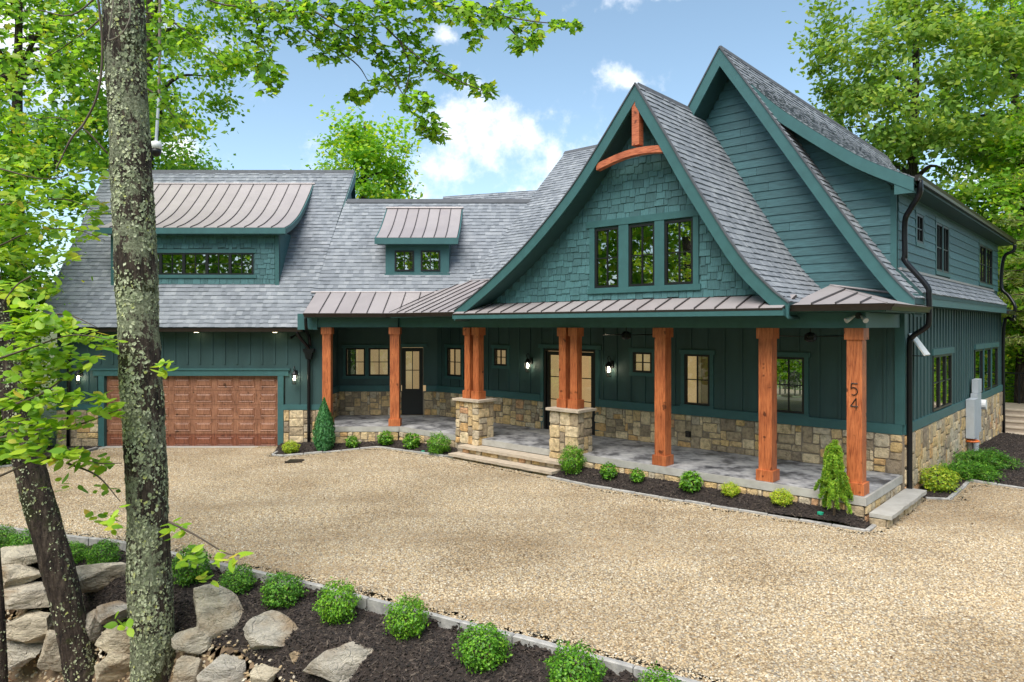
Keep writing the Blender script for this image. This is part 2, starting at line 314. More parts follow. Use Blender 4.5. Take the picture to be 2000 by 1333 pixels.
def nobj(name, V, F, mat, parent=None, smooth=False):
    o = bpy.data.objects.new(name, npmesh(name, V, F, mat, smooth)); COL.objects.link(o); return setpar(o, parent)
class MB:
    def __init__(s): s.v = []; s.f = []
    def add(s, vs_, fs):
        n = len(s.v); s.v += [Vector(x) for x in vs_]; s.f += [[i + n for i in q] for q in fs]; return s
    def box(s, T, a0, a1, b0, b1, c0, c1):
        P = [T(a, b, c) for c in (c0, c1) for b in (b0, b1) for a in (a0, a1)]
        return s.add(P, [(0, 2, 3, 1), (4, 5, 7, 6), (0, 1, 5, 4), (2, 6, 7, 3), (0, 4, 6, 2), (1, 3, 7, 5)])
    def prism(s, poly, fn, w0, w1):
        n = len(poly); P = [fn(*p, w0) for p in poly] + [fn(*p, w1) for p in poly]
        return s.add(P, [list(range(n))[::-1], list(range(n, 2 * n))] + [(i, (i + 1) % n, n + (i + 1) % n, n + i) for i in range(n)])
    def strip(s, A, B, w, up=True):
        """solid band between polylines A and B (same length) and their copies moved by vector w"""
        n = len(A); w = Vector(w); P = list(A) + list(B) + [a + w for a in A] + [b + w for b in B]; f = []
        for i in range(n - 1):
            f += [(i, i + 1, n + i + 1, n + i), (2 * n + i, 3 * n + i, 3 * n + i + 1, 2 * n + i + 1), (i, 2 * n + i, 2 * n + i + 1, i + 1), (n + i, n + i + 1, 3 * n + i + 1, 3 * n + i)]
        f += [(0, n, 3 * n, 2 * n), (n - 1, 3 * n - 1, 4 * n - 1, 2 * n - 1)]
        return s.add(P, f)
    def tube(s, pts, r, n=8, cap=True):
        pts = [Vector(p) for p in pts]; rs = r if isinstance(r, (list, tuple)) else [r] * len(pts); P = []; ref = None
        for i, p in enumerate(pts):
            d = (pts[min(i + 1, len(pts) - 1)] - pts[max(i - 1, 0)]).normalized()
            if ref is None: ref = Vector((1, 0, 0)) if abs(d.x) < .8 else Vector((0, 1, 0))
            x = (ref - d * ref.dot(d)).normalized(); ref = x; y = d.cross(x)
            P += [p + (x * math.cos(t) + y * math.sin(t)) * rs[i] for t in [2 * math.pi * k / n for k in range(n)]]
        f = [(i * n + k, i * n + (k + 1) % n, (i + 1) * n + (k + 1) % n, (i + 1) * n + k) for i in range(len(pts) - 1) for k in range(n)]
        if cap: f += [list(range(n))[::-1], list(range((len(pts) - 1) * n, len(pts) * n))]
        return s.add(P, f)
    def build(s, name, mat, parent=None, smooth=False): return raw(name, s.v, s.f, mat, parent, smooth)
def box(name, T, a0, a1, b0, b1, c0, c1, mat, parent): return MB().box(T, a0, a1, b0, b1, c0, c1).build(name, mat, parent)
def smooth_pts(pts, k=6):
    """Catmull-Rom through the points"""
    pts = [Vector(p) for p in pts]; q = [pts[0] * 2 - pts[1]] + pts + [pts[-1] * 2 - pts[-2]]; o = []
    for i in range(1, len(q) - 2):
        for j in range(k):
            t = j / k; a, b, c, d = q[i - 1:i + 3]
            o.append(.5 * (2 * b + (c - a) * t + (2 * a - 5 * b + 4 * c - d) * t * t + (3 * b - a - 3 * c + d) * t ** 3))
    return o + [pts[-1]]
def px_size(vs_):
    xs = []; ys = []
    for p in vs_:
        if p[1] < .5: return 0
        xs.append(CX + FPX * p[0] / p[1]); ys.append(CY - FPX * (p[2] - CAMZ) / p[1])
    if max(xs) < 0 or min(xs) > 2000 or max(ys) < 0 or min(ys) > 1333: return 0
    return (max(xs) - min(xs)) * (max(ys) - min(ys))
PIECES = {}
def piece(kind, v, f, parent, mat): PIECES.setdefault(kind, []).append((px_size(v), v, f, parent, mat))
def flush(kind, thing, limit=300):
    L_ = sorted(PIECES.get(kind, []), key=lambda q: -q[0])
    for s, v, f, par, mat in L_[:limit]: raw(kind, v, f, mat, par)
    if len(L_) > limit:
        m = MB()
        for s, v, f, par, mat in L_[limit:]: m.add(v, f)
        o = m.build(kind, L_[0][4], thing); o['kind'] = 'stuff'

# ------------------------------------------------------------------ ground
def ss(x): x = max(0., min(1., x)); return x * x * (3 - 2 * x)
def zg(X, Y): return -.46 - .24 * ss((-1 - X) / 7)
KERB = [(5.0, 4.2), (1.14, 6.49), (-1.67, 8.13), (-4.03, 9.61), (-6.2, 10.95), (-9, 12.0), (-16, 14.2)]
def kd(X, Y):
    """distance in front of the foreground edging (negative on the driveway side)"""
    best = 1e9; sgn = 1
    for (x0, y0), (x1, y1) in zip(KERB, KERB[1:]):
        dx, dy = x1 - x0, y1 - y0; l2 = dx * dx + dy * dy; t = max(0, min(1, ((X - x0) * dx + (Y - y0) * dy) / l2))
        ex, ey = X - x0 - t * dx, Y - y0 - t * dy; d = math.hypot(ex, ey)
        if d < best: best = d; sgn = 1 if (dx * ey - dy * ex) > 0 else -1
    return best * sgn
def terr(X, Y):
    z = zg(X, Y); d = kd(X, Y)
    if d > 0:
        left = ss((-3.2 - X) / 2.5); lo = .62 - .05 * left; hi = 2.0 - .65 * left
        z = z - .1 - .16 * min(d, .8) - (1.42 + .1 * left) * ss((d - lo) / (hi - lo)) + .05 * mnoise.noise(Vector((X * 1.7, Y * 1.7, 0)))
        if d > hi: z -= .12 * min(d - hi, 6)
    elif Y > 26 or X < -14.5 or X > 13:
        e = max(Y - 26, -14.5 - X, X - 13); z -= .05 * min(e, 40) - .15 * mnoise.noise(Vector((X * .25, Y * .25, 3)))
    return z
def grid_obj(name, xs, ys, fn, mat, keep=None, dz=0):
    idx = {}; V = []; F = []
    for j, y in enumerate(ys):
        for i, x in enumerate(xs): V.append((x, y, fn(x, y) + dz))
    n = len(xs)
    for j in range(len(ys) - 1):
        for i in range(n - 1):
            if keep and not keep((xs[i] + xs[i + 1]) / 2, (ys[j] + ys[j + 1]) / 2): continue
            F.append((j * n + i, j * n + i + 1, (j + 1) * n + i + 1, (j + 1) * n + i))
    return nobj(name, V, F, mat, smooth=True)
def lin(a, b, s): return list(np.arange(a, b + s * .5, s))
far = [-400, -250, -150, -90, -60, -40, -30]
tag(grid_obj('ground', far + lin(-25, 20, .5) + [26, 34, 50, 90, 160, 280, 400], [-200, -100, -50, -25, -12, -6] + lin(-3, 30, .5) + [34, 42, 55, 80, 130, 220, 400, 800], lambda x, y: terr(x, y) - (.32 if kd(x, y) > .2 else .03), 'forest_floor'), kind='structure')
def inpoly(x, y, poly):
    c = False; n = len(poly)
    for i in range(n):
        (x0, y0), (x1, y1) = poly[i], poly[i - 1]
        if (y0 > y) != (y1 > y) and x < (x1 - x0) * (y - y0) / (y1 - y0) + x0: c = not c
    return c
def mxy(u, v): p = M(u, v, 0); return (p.x, p.y)
DRIVE = [(5.0, 4.2), (1.14, 6.49), (-1.67, 8.13), (-4.03, 9.61), (-6.2, 10.95), (-9, 12.0), (-16, 14.2), (-16, 15.6), (-11.7, 17.3), (-11.5, 19.9), (-6.4, 19.9), (-6.2, 18.3), (-5.9, 18.15), (-3.62, 18.8),
         mxy(-9.42, -.55), mxy(-9.2, -.55), mxy(-6.05, -.6), mxy(-6.05, -.7), mxy(-4.9, -.74), mxy(.1, -.36), mxy(.15, .1), mxy(.15, 2.6), mxy(.66, 2.82), mxy(.61, 4.86), mxy(9, 4.1), (18, 4), (9, 2)]
def bed_rise(x, y):
    """mulch heaped against the porch base"""
    q = Vector((x, y, 0)) - OO; u, v = q.dot(UV), q.dot(VV)
    if -6.1 < u < .3 and -.9 < v < .4: return .17 * ss((v + .62) / .6) * ss((.1 - u) / .4)
    if u < -9.2 and y < 19.6 and x < -1 and x > -6.6 and v < .4: return .11 * ss((max(v, y - 19.15) + .5) / .5)
    return 0
def poly_sheet(name, poly, mat, dz, step=.25):
    """sheet that follows the terrain and is cut exactly along a polygon"""
    xs = lin(min(p[0] for p in poly), max(p[0] for p in poly) + step, step); ys = lin(min(p[1] for p in poly), max(p[1] for p in poly) + step, step)
    V = []; F = []; key = {}
    def vid(x, y):
        k = (round(x, 4), round(y, 4))
        if k not in key: key[k] = len(V); V.append((x, y, terr(x, y) + dz + (bed_rise(x, y) if mat == 'mulch_bed' else 0)))
        return key[k]
    def clip(ps, ax, val, sg):
        o = []
        for a, b in zip(ps, ps[1:] + ps[:1]):
            da, db = (a[ax] - val) * sg, (b[ax] - val) * sg
            if da >= 0: o.append(a)
            if da * db < 0: t = da / (da - db); o.append((a[0] + (b[0] - a[0]) * t, a[1] + (b[1] - a[1]) * t))
        return o
    edges = list(zip(poly, poly[1:] + poly[:1]))
    def hit(a, b, x0, x1, y0, y1):
        t0, t1 = 0., 1.
        for p, d, lo, hi in ((a[0], b[0] - a[0], x0, x1), (a[1], b[1] - a[1], y0, y1)):
            if abs(d) < 1e-9:
                if p < lo or p > hi: return False
            else:
                q, r = sorted(((lo - p) / d, (hi - p) / d)); t0, t1 = max(t0, q), min(t1, r)
        return t0 <= t1
    for x0, x1 in zip(xs, xs[1:]):
        col = clip(clip(poly, 0, x0, 1), 0, x1, -1)
        if len(col) < 3: continue
        for y0, y1 in zip(ys, ys[1:]):
            near = any(hit(a, b, x0, x1, y0, y1) for a, b in edges)
            if not near:
                if inpoly((x0 + x1) / 2, (y0 + y1) / 2, poly): F.append([vid(x0, y0), vid(x1, y0), vid(x1, y1), vid(x0, y1)])
                continue
            c = clip(clip(col, 1, y0, 1), 1, y1, -1); f = []
            for p in c:
                k = vid(*p)
                if k not in f: f.append(k)
            if len(f) > 2: F.append(f)
    return raw(name, V, F, mat, None, True)
dr = tag(poly_sheet('driveway', DRIVE, 'gravel_bed', .012, .2), kind='structure')
# mulch beds
BED_R = [mxy(-6.05, -.66), mxy(-4.9, -.72), mxy(.05, -.34), mxy(.05, .2), mxy(-6.05, .2)]
BED_L = [(-6.35, 18.35), (-5.95, 18.2), (-3.62, 18.85), mxy(-9.42, -.52), mxy(-9.42, .3), mxy(-11.8, .3), (-5.6, 20.0), (-6.5, 20.0)]
BED_S = [mxy(.02, 2.5), mxy(.66, 2.85), mxy(.62, 4.9), mxy(9, 4.2), mxy(9, 9), mxy(3.4, 13.6), mxy(-.1, 14.4)]
BED_F = [(1.14, 6.49), (-1.67, 8.13), (-4.03, 9.61), (-6.2, 10.95), (-9, 12.0), (-13, 13.3), (-13.4, 12.5), (-9.2, 11.2), (-6.6, 10.1), (-4.5, 8.75), (-3.2, 7.95), (-2.4, 7.35), (-1.5, 6.6), (.6, 5.0), (3, 4.0), (5, 4.2)]
BED_G = [(-14, 18.0), (-11.9, 18.2), (-11.7, 19.9), (-14, 19.9)]
BEDS = [tag(poly_sheet('mulch_bed', b, 'mulch_bed', .03, .12), kind='structure') for b in (BED_R, BED_L, BED_S, BED_F, BED_G)]
SLOPE = [(-13, 12.6), (-9.2, 11.3), (-6.6, 10.15), (-4.5, 8.85), (-3.2, 8.05), (-2.4, 7.45), (-1.5, 6.7), (.6, 5.1), (-1, 4), (-8, 7.5), (-14, 9)]
tag(poly_sheet('soil_slope', SLOPE, 'soil', .018, .15), kind='structure')

def gn_scatter(name, target, shape, mat, density, seed, smin, smax, label, cat, tilt=6.28, far=.45):
    """small pieces spread over a sheet as one uncountable mass"""
    o = bpy.data.objects.new(name, target.data); COL.objects.link(o); tag(o, label, cat, None, 'stuff')
    g = bpy.data.node_groups.new(name, 'GeometryNodeTree'); g.interface.new_socket('Geometry', in_out='INPUT', socket_type='NodeSocketGeometry'); g.interface.new_socket('Geometry', in_out='OUTPUT', socket_type='NodeSocketGeometry')
    n = lambda k: g.nodes.new(k); lk = g.links.new
    gi = n('NodeGroupInput'); go = n('NodeGroupOutput'); dp = n('GeometryNodeDistributePointsOnFaces'); dp.inputs['Seed'].default_value = seed
    ps = n('GeometryNodeInputPosition'); sx = n('ShaderNodeSeparateXYZ'); lk(ps.outputs[0], sx.inputs[0])
    mr = n('ShaderNodeMapRange'); mr.inputs['From Min'].default_value = 7; mr.inputs['From Max'].default_value = 17; mr.inputs['To Min'].default_value = density; mr.inputs['To Max'].default_value = density * far
    lk(sx.outputs[1], mr.inputs['Value']); lk(mr.outputs[0], dp.inputs['Density'])
    if shape == 'ico': pr = n('GeometryNodeMeshIcoSphere'); pr.inputs['Radius'].default_value = 1; pr.inputs['Subdivisions'].default_value = 1
    else: pr = n('GeometryNodeMeshCube'); pr.inputs['Size'].default_value = (2, 2, 2)
    sm = n('GeometryNodeSetMaterial'); sm.inputs['Material'].default_value = MATS[mat]; lk(pr.outputs['Mesh'], sm.inputs['Geometry'])
    io = n('GeometryNodeInstanceOnPoints')
    rr = n('FunctionNodeRandomValue'); rr.data_type = 'FLOAT_VECTOR'; rr.inputs[0].default_value = (-tilt, -tilt, 0); rr.inputs[1].default_value = (tilt, tilt, 6.28)
    rs = n('FunctionNodeRandomValue'); rs.data_type = 'FLOAT_VECTOR'; rs.inputs[0].default_value = smin; rs.inputs[1].default_value = smax; rs.inputs['Seed'].default_value = 5
    lk(gi.outputs[0], dp.inputs['Mesh']); lk(dp.outputs['Points'], io.inputs['Points']); lk(sm.outputs[0], io.inputs['Instance'])
    lk(rr.outputs[0], io.inputs['Rotation']); lk(rs.outputs[0], io.inputs['Scale']); lk(io.outputs[0], go.inputs[0])
    o.modifiers.new('scatter', 'NODES').node_group = g
    return o
gn_scatter('gravel', dr, 'ico', 'pebble', 1500, 3, (.008, .007, .005), (.020, .016, .010), 'tan and buff pea gravel spread over the driveway', 'gravel', .5)
for i_, (bd, lb) in enumerate(zip(BEDS, ('in the bed below the right porch', 'in the bed between garage and front steps', 'in the bed along the right side wall', 'in the foreground bed of boxwoods', 'in the bed left of the garage door'))):
    gn_scatter('mulch', bd, 'cube', 'mulch_chip', 1500 if i_ == 3 else 900, 11 + i_, (.012, .0035, .003), (.05, .009, .006), 'dark shredded bark mulch ' + lb, 'mulch', .6, .8)

# ------------------------------------------------------------------ house
house = empty('house', OO + Vector((0, 0, 0)), 'teal timber house with grey shingle roofs, steep gables, stone base and cedar porch posts', 'house')
# --- pieces
def stones(W, a0, a1, z0, z1, holes, parent, unit=.07, seed=0, o0=.0, big=1.0):
    r = random.Random(seed * 131 + 5); nx = max(2, round((a1 - a0) / unit)); nz_ = max(1, round((z1 - z0) / unit)); ux, uz = (a1 - a0) / nx, (z1 - z0) / nz_
    occ = [[any(h[0] < a0 + (i + .5) * ux < h[1] and h[2] < z0 + (j + .5) * uz < h[3] for h in holes) for i in range(nx)] for j in range(nz_)]
    for j in range(nz_):
        for i in range(nx):
            if occ[j][i]: continue
            w_ = r.choice((2, 3, 3, 4, 4, 5, 5)); h_ = r.choice((2, 2, 3, 3, 4, 4))
            if w_ > 4 and h_ > 3: h_ = 3
            ww = 0
            while ww < w_ and i + ww < nx and not occ[j][i + ww]: ww += 1
            if nx - i - ww == 1 and not occ[j][nx - 1]: ww += 1
            hh = 1
            while hh < h_ and j + hh < nz_ and all(not occ[j + hh][i + k] for k in range(ww)): hh += 1
            if nz_ - j - hh == 1 and all(not occ[nz_ - 1][i + k] for k in range(ww)): hh += 1
            for q in range(hh):
                for k in range(ww): occ[j + q][i + k] = True
            g = .009; x0, x1, y0, y1 = a0 + i * ux + g, a0 + (i + ww) * ux - g, z0 + j * uz + g, z0 + (j + hh) * uz - g
            jj = lambda: r.uniform(-.011, .011); c = min(x1 - x0, y1 - y0) * r.uniform(.05, .16)
            ring = [(x0 + c + jj(), y0 + jj()), (x1 - c + jj(), y0 + jj()), (x1 + jj(), y0 + c), (x1 + jj(), y1 - c), (x1 - c + jj(), y1 + jj()), (x0 + c + jj(), y1 + jj()), (x0 + jj(), y1 - c), (x0 + jj(), y0 + c)]
            cx, cz = (x0 + x1) / 2, (y0 + y1) / 2; d = r.uniform(.018, .042)
            V = [W(p, o0 - .01, q) for p, q in ring] + [W(cx + (p - cx) * .96, o0 + d * .8, cz + (q - cz) * .95) for p, q in ring]
            V += [W(cx + (p - cx) * .66 + jj() * 2, o0 + d + jj() * .7, cz + (q - cz) * .62 + jj() * 2) for p, q in ring[::2]]
            F = [(k, (k + 1) % 8, 8 + (k + 1) % 8, 8 + k) for k in range(8)]
            for k in range(4): F += [(8 + 2 * k, 8 + 2 * k + 1, 16 + k), (8 + 2 * k + 1, 8 + (2 * k + 2) % 8, 16 + (k + 1) % 4, 16 + k)]
            F.append((16, 17, 18, 19)); piece('stone', V, F, parent, 'stone')
def cells(W, a0, a1, z0, z1, holes, o0, o1):
    m = MB(); xs = sorted({a0, a1, *[max(a0, min(a1, h[k])) for h in holes for k in (0, 1)]}); zs = sorted({z0, z1, *[max(z0, min(z1, h[k])) for h in holes for k in (2, 3)]})
    for x0, x1 in zip(xs, xs[1:]):
        run = None
        for y0, y1 in zip(zs, zs[1:]):
            hit = any(h[0] < (x0 + x1) / 2 < h[1] and h[2] < (y0 + y1) / 2 < h[3] for h in holes)
            if not hit: run = (run[0], y1) if run else (y0, y1)
            if (hit or y1 == zs[-1]) and run: m.box(W, x0, x1, o0, o1, *run); run = None
    return m
def stone_wall(W, a0, a1, z0, z1, holes, seed, o1=.02, unit=.07):
    p = cells(W, a0, a1, z0, z1, holes, -.12, o1).build('stone_wall', 'mortar', house); stones(W, a0, a1, z0, z1, holes, p, unit, seed, o1); return p
def batten_wall(W, a0, a1, z0, z1, holes, spacing, seed=0, name='siding_panel'):
    p = cells(W, a0, a1, z0, z1, holes, -.12, 0).build(name, 'siding', house); a = a0 + spacing * .5
    while a < a1:
        segs = [(z0, z1)]
        for h in holes:
            if h[0] - .09 < a < h[1] + .09:
                n = []
                for s0, s1 in segs:
                    lo, hi = h[2] - .1, h[3] + .12
                    if lo > s0 + .06: n.append((s0, min(s1, lo)))
                    if hi < s1 - .06: n.append((max(s0, hi), s1))
                segs = n
        for s0, s1 in segs: box('batten', W, a - .024, a + .024, .001, .022, s0 + .002, s1 - .002, 'siding', p)
        a += spacing
    return p
def window(W, a0, a1, z0, z1, nx, ny, glass='glass', casing=True, fw=.045, sill=True, head=.1, o=.0):
    m = MB()
    for b in ((a0, a0 + fw, z0, z1), (a1 - fw, a1, z0, z1), (a0 + fw, a1 - fw, z0, z0 + fw), (a0 + fw, a1 - fw, z1 - fw, z1)): m.box(W, b[0], b[1], o - .06, o + .022, b[2], b[3])
    p = m.build('window', 'black', house); x0, x1, y0, y1 = a0 + fw, a1 - fw, z0 + fw, z1 - fw; g = .011
    for i in range(1, nx):
        a = x0 + (x1 - x0) * i / nx; box('muntin', W, a - g, a + g, o - .03, o + .012, y0, y1, 'black', p)
    for j in range(1, ny):
        z = y0 + (y1 - y0) * j / ny; box('muntin', W, x0, x1, o - .028, o + .010, z - g, z + g, 'black', p)
    for i in range(nx):
        for j in range(ny):
            box('pane', W, x0 + (x1 - x0) * i / nx + g * .5, x0 + (x1 - x0) * (i + 1) / nx - g * .5, o - .016, o - .010, y0 + (y1 - y0) * j / ny + g * .5, y0 + (y1 - y0) * (j + 1) / ny - g * .5, glass, p)
    if casing:
        box('casing', W, a0 - .085, a0 - .002, o + .001, o + .028, z0 - .002, z1 + .002, 'trim', p); box('casing', W, a1 + .002, a1 + .085, o + .001, o + .028, z0 - .002, z1 + .002, 'trim', p)
        box('head_casing', W, a0 - .12, a1 + .12, o + .001, o + .034, z1 + .004, z1 + head, 'trim', p)
        if sill: box('sill', W, a0 - .1, a1 + .1, o + .001, o + .04, z0 - .085, z0 - .004, 'trim', p)
    return p
def tab_roof(P, lo, hi, T, expo, parent, seed=0, wmin=.085, wmax=.19, h=.014):
    """overlapping shingle tabs on the surface P(s, t); lo(t) and hi(t) bound each course"""
    r = random.Random(seed); n = int(math.ceil(T / expo))
    for i in range(n):
        t0 = i * expo; t1 = min(T, t0 + expo * 1.02); tm = (t0 + t1) / 2; s = lo(tm); e = hi(tm)
        if e - s < .03: continue
        first = r.uniform(.05, wmax)
        while s < e - .005:
            w_ = first or r.uniform(wmin, wmax); first = 0; s1 = min(e, s + w_)
            if e - s1 < .05: s1 = e
            hh = h * r.choice((.45, .6, 1, 1.25)); a, b = P(s, t0), P(s1, t0); c, d = P(s1, t1), P(s, t1); nrm = (b - a).cross(d - a)
            if nrm.length < 1e-7: s = s1; continue
            nrm.normalize(); nrm = nrm if nrm.z > 0 else -nrm
            up0 = (d - a).normalized() * r.uniform(-.006, .006)
            V = [a + nrm * (hh + .012) + up0, b + nrm * (hh + .012) + up0, c + nrm * .006, d + nrm * .006, a + nrm * .002 + up0, b + nrm * .002 + up0]
            piece('shingle', V, [(0, 1, 2, 3), (4, 5, 1, 0), (4, 0, 3), (5, 2, 1)], parent, 'shingle'); s = s1
def prof_surface(prof, ext):
    """profile = list of 2-D points from eave to ridge; ext(q, s) gives the 3-D point; returns P(s,t) and total length"""
    ln = [0]
    for a, b in zip(prof, prof[1:]): ln.append(ln[-1] + math.hypot(b[0] - a[0], b[1] - a[1]))
    def q(t):
        t = max(0, min(ln[-1], t))
        for i in range(len(ln) - 1):
            if t <= ln[i + 1] + 1e-9:
                k = (t - ln[i]) / (ln[i + 1] - ln[i]); return (prof[i][0] + (prof[i + 1][0] - prof[i][0]) * k, prof[i][1] + (prof[i + 1][1] - prof[i][1]) * k)
        return prof[-1]
    return (lambda s, t: ext(q(t), s)), ln[-1], q
def deck(name, prof, ext, s0, s1, th, mat='soffit', parent=None):
    """thick sheet under a roof covering"""
    m = MB(); A = [ext(p, s0) for p in prof]; B = [ext((p[0], p[1] - th), s0) for p in prof]; w_ = ext(prof[0], s1) - ext(prof[0], s0)
    return m.strip(A, B, w_).build(name, mat, parent or house)
def metal_roof(prof, ext, s0, s1, pitch, name='metal_roof', lo=None, hi=None, th=.05, cap=True):
    """standing-seam roof: each pan and each seam its own piece"""
    p = deck(name, prof, ext, s0, s1, th, 'bronze'); n = max(1, round((s1 - s0) / pitch)); d = (s1 - s0) / n; up = Vector((0, 0, 1))
    for i in range(n):
        a, b = s0 + i * d + .012, s0 + (i + 1) * d - .012
        A = [ext(q, a) + up * .006 for q in prof]; B = [ext(q, b) + up * .006 for q in prof]; MB().strip(A, B, up * .006).build('roof_pan', 'metal_roof', p)
    for i in range(1, n):
        a = s0 + i * d; A = [ext(q, a - .011) + up * .004 for q in prof]; B = [ext(q, a + .011) + up * .004 for q in prof]; MB().strip(A, B, up * .034).build('seam', 'metal_seam', p)
    return p

# --- porch slab, steps, piers
SLAB = [mxy(.0, 0), mxy(0, 2.3), mxy(-13.0, 2.3), (-2.6, 21.54), (-5.37, 21.54), (-5.37, 19.12), (-3.11, 19.12), mxy(-11.86, 0)]
SLAB_in = [mxy(-.04, .04), mxy(-.04, 2.3), mxy(-13.0, 2.3), (-2.6, 21.54), (-5.35, 21.54), (-5.35, 19.16), (-3.11, 19.16), mxy(-11.84, .04)]
f2 = lambda x, y, z: Vector((x, y, z))
sb = MB().prism(SLAB, f2, -.14, -.004).build('porch_slab', 'slab_edge', house)
MB().prism(SLAB_in, f2, -.002, .004).build('stamped_surface', 'stamped_concrete', sb)
box('door_mat', WM, -8.6, -6.9, .06, .75, .006, .016, 'edging', sb)
W0 = lambda a, o, z: M(a, .05 - o, z)
stone_wall(W0, -5.62, -.03, -.62, -.145, [], 3); stone_wall(W0, -11.88, -9.5, -.7, -.145, [], 4)
stone_wall(lambda a, o, z: Vector((a, 19.17 - o, z)), -5.35, -3.13, -.85, -.145, [], 5)
stone_wall(lambda a, o, z: M(-.05 + o, a, z), .03, 2.2, -.6, -.145, [], 6)
def wob_slab(name, T, a0, a1, b0, b1, z0, z1, mat, parent, seed):
    """thick stone tread with a chipped front edge"""
    r = random.Random(seed); n = max(3, int((a1 - a0) / .12)); top = [(a0 + (a1 - a0) * i / n, b0 + (r.uniform(-.012, .012) if 0 < i < n else 0)) for i in range(n + 1)]
    poly = top + [(a1, b1), (a0, b1)]; return MB().prism(poly, lambda x, y, z: T(x, y, z), z0, z1).build(name, mat, parent)
box('step_base', M, -9.15, -6.1, -.5, .0, -.75, -.395, 'mortar', house); box('step_base', M, -9.05, -5.98, -.28, .0, -.39, -.225, 'mortar', house)
s_l = wob_slab('step_tread', M, -9.2, -5.98, -.62, -.12, -.39, -.33, 'cap_stone', house, 1); s_u = wob_slab('step_tread', M, -9.12, -5.86, -.38, .03, -.22, -.155, 'cap_stone', house, 2)
stones(lambda a, o, z: M(a, -.5 - o, z), -9.15, -6.1, -.62, -.4, [], s_l, .075, 8); stones(lambda a, o, z: M(a, -.28 - o, z), -9.05, -5.98, -.335, -.225, [], s_u, .06, 9)
s_r = wob_slab('step_tread', lambda a, b, z: M(b, a, z), .06, 2.45, .36, .03, -.31, -.25, 'slab_edge', house, 3)
box('step_base', M, .02, .28, .1, 2.42, -.6, -.314, 'mortar', house); stones(lambda a, o, z: M(.28 + o, a, z), .1, 2.42, -.5, -.315, [], s_r, .07, 10); stones(lambda a, o, z: M(a, .1 - o, z), .02, .28, -.5, -.315, [], s_r, .07, 12)
def column(cx, cy, z0, z1, T, hw=.118, base=True):
    m = MB().box(T, cx - hw, cx + hw, cy - hw, cy + hw, z0 + .19, z1 - .19); p = m.build('column', 'cedar', house); e = hw + .036
    box('column_base', T, cx - e, cx + e, cy - e, cy + e, z0, z0 + .192, 'cedar', p); box('column_capital', T, cx - e + .006, cx + e - .006, cy - e + .006, cy + e - .006, z1 - .192, z1 - .003, 'cedar', p); return p
BEAM = 2.725
colA = column(-3.79, .19, .005, BEAM, M); colB = column(-1.68, .2, .005, BEAM, M); colC = column(-.2, .2, .005, BEAM, M)
column(-3.24, 19.32, .005, BEAM, G, .125); column(-5.13, 19.36, .005, BEAM, G, .115)
for k, (u0, u1) in enumerate(((-9.48, -8.66), (-6.45, -5.66))):
    v0, v1 = -.13, .42; p = MB().box(M, u0 + .03, u1 - .03, v0 + .03, v1 - .03, -.6, .9).build('stone_pier', 'mortar', house); zb = -.16
    stones(lambda a, o, z: M(a, v0 + .03 - o, z), u0, u1, zb, .895, [], p, .075, 20 + k); stones(lambda a, o, z: M(u1 - .03 + o, a, z), v0 + .015, v1, zb, .895, [], p, .075, 30 + k)
    stones(lambda a, o, z: M(u0 + .03 - o, a, z), v0 + .015, v1, zb, .895, [], p, .08, 40 + k)
    wob_slab('pier_cap', M, u0 - .05, u1 + .06, v0 - .06, v1 + .06, .9, .955, 'cap_stone', p, 5 + k)
    uc = (u0 + u1) / 2; column(uc + .145, .14, .957, BEAM, M, .092)
    column(uc - .165, .14, .957, BEAM, M, .092)
# --- digits on the right column
def digit(strokes, a, z, h, parent):
    m = MB()
    for st in strokes: m.tube([M(a + x * h * .6, .2 - .118 - .012, z + y * h) for x, y in st], .0085, 6)
    return m.build('house_number', 'bronze', parent)
arc = [(.5 + .5 * math.cos(t) - .08, .32 + .32 * math.sin(t)) for t in [R(130 - 12 * k) for k in range(0, 28)]]
digit([[(.95, 1), (.12, 1)], [(.12, 1), (.07, .55)], [(.07, .55), *arc[:22]]], -.255, 1.63, .19, colC)
digit([[(.75, 0), (.75, 1)], [(.75, 1), (0, .3)], [(0, .3), (1, .3)]], -.255, 1.39, .19, colC)
# --- beams, ceiling, gutters over the porch
bm = MB().box(M, -11.95, -.02, .06, .3, BEAM, 2.98).box(M, -.32, -.025, .305, 2.2, BEAM + .003, 2.975).box(G, -5.36, -3.15, 19.2, 19.46, BEAM + .002, 2.978)
bm.build('porch_beam', 'trim', house)
CEIL = [mxy(.3, -.3), mxy(.3, 2.25), mxy(-12.95, 2.25), (-2.7, 21.5), (-5.36, 21.5), (-5.36, 18.95), (-3.5, 18.95), mxy(-11.9, -.3)]
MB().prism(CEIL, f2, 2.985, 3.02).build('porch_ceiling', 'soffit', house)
def gutter(pts, mat='bronze', w_=.07, h_=.1):
    m = MB(); pts = [Vector(p) for p in pts]; sec = []
    for i, p in enumerate(pts):
        d = (pts[min(i + 1, len(pts) - 1)] - pts[max(i - 1, 0)]); d.z = 0; d.normalize(); n = Vector((d.y, -d.x, 0))
        if 0 < i < len(pts) - 1:
            d1 = (pts[i] - pts[i - 1]).normalized(); n1 = Vector((d1.y, -d1.x, 0)); n = n / max(.5, n.dot(n1))
        sec.append([p, p + n * w_ * .75, p + n * w_ * .9 + Vector((0, 0, h_ * .5)), p + n * w_ * 1.25 + Vector((0, 0, h_)), p + Vector((0, 0, h_))])
    V = [q for s in sec for q in s]; F = [(i * 5 + k, i * 5 + (k + 1) % 5, (i + 1) * 5 + (k + 1) % 5, (i + 1) * 5 + k) for i in range(len(sec) - 1) for k in range(5)]
    F += [(0, 1, 2, 3, 4), tuple(range(len(V) - 5, len(V)))]
    return m.add(V, F).build('gutter', mat, house)
GZ = 3.0
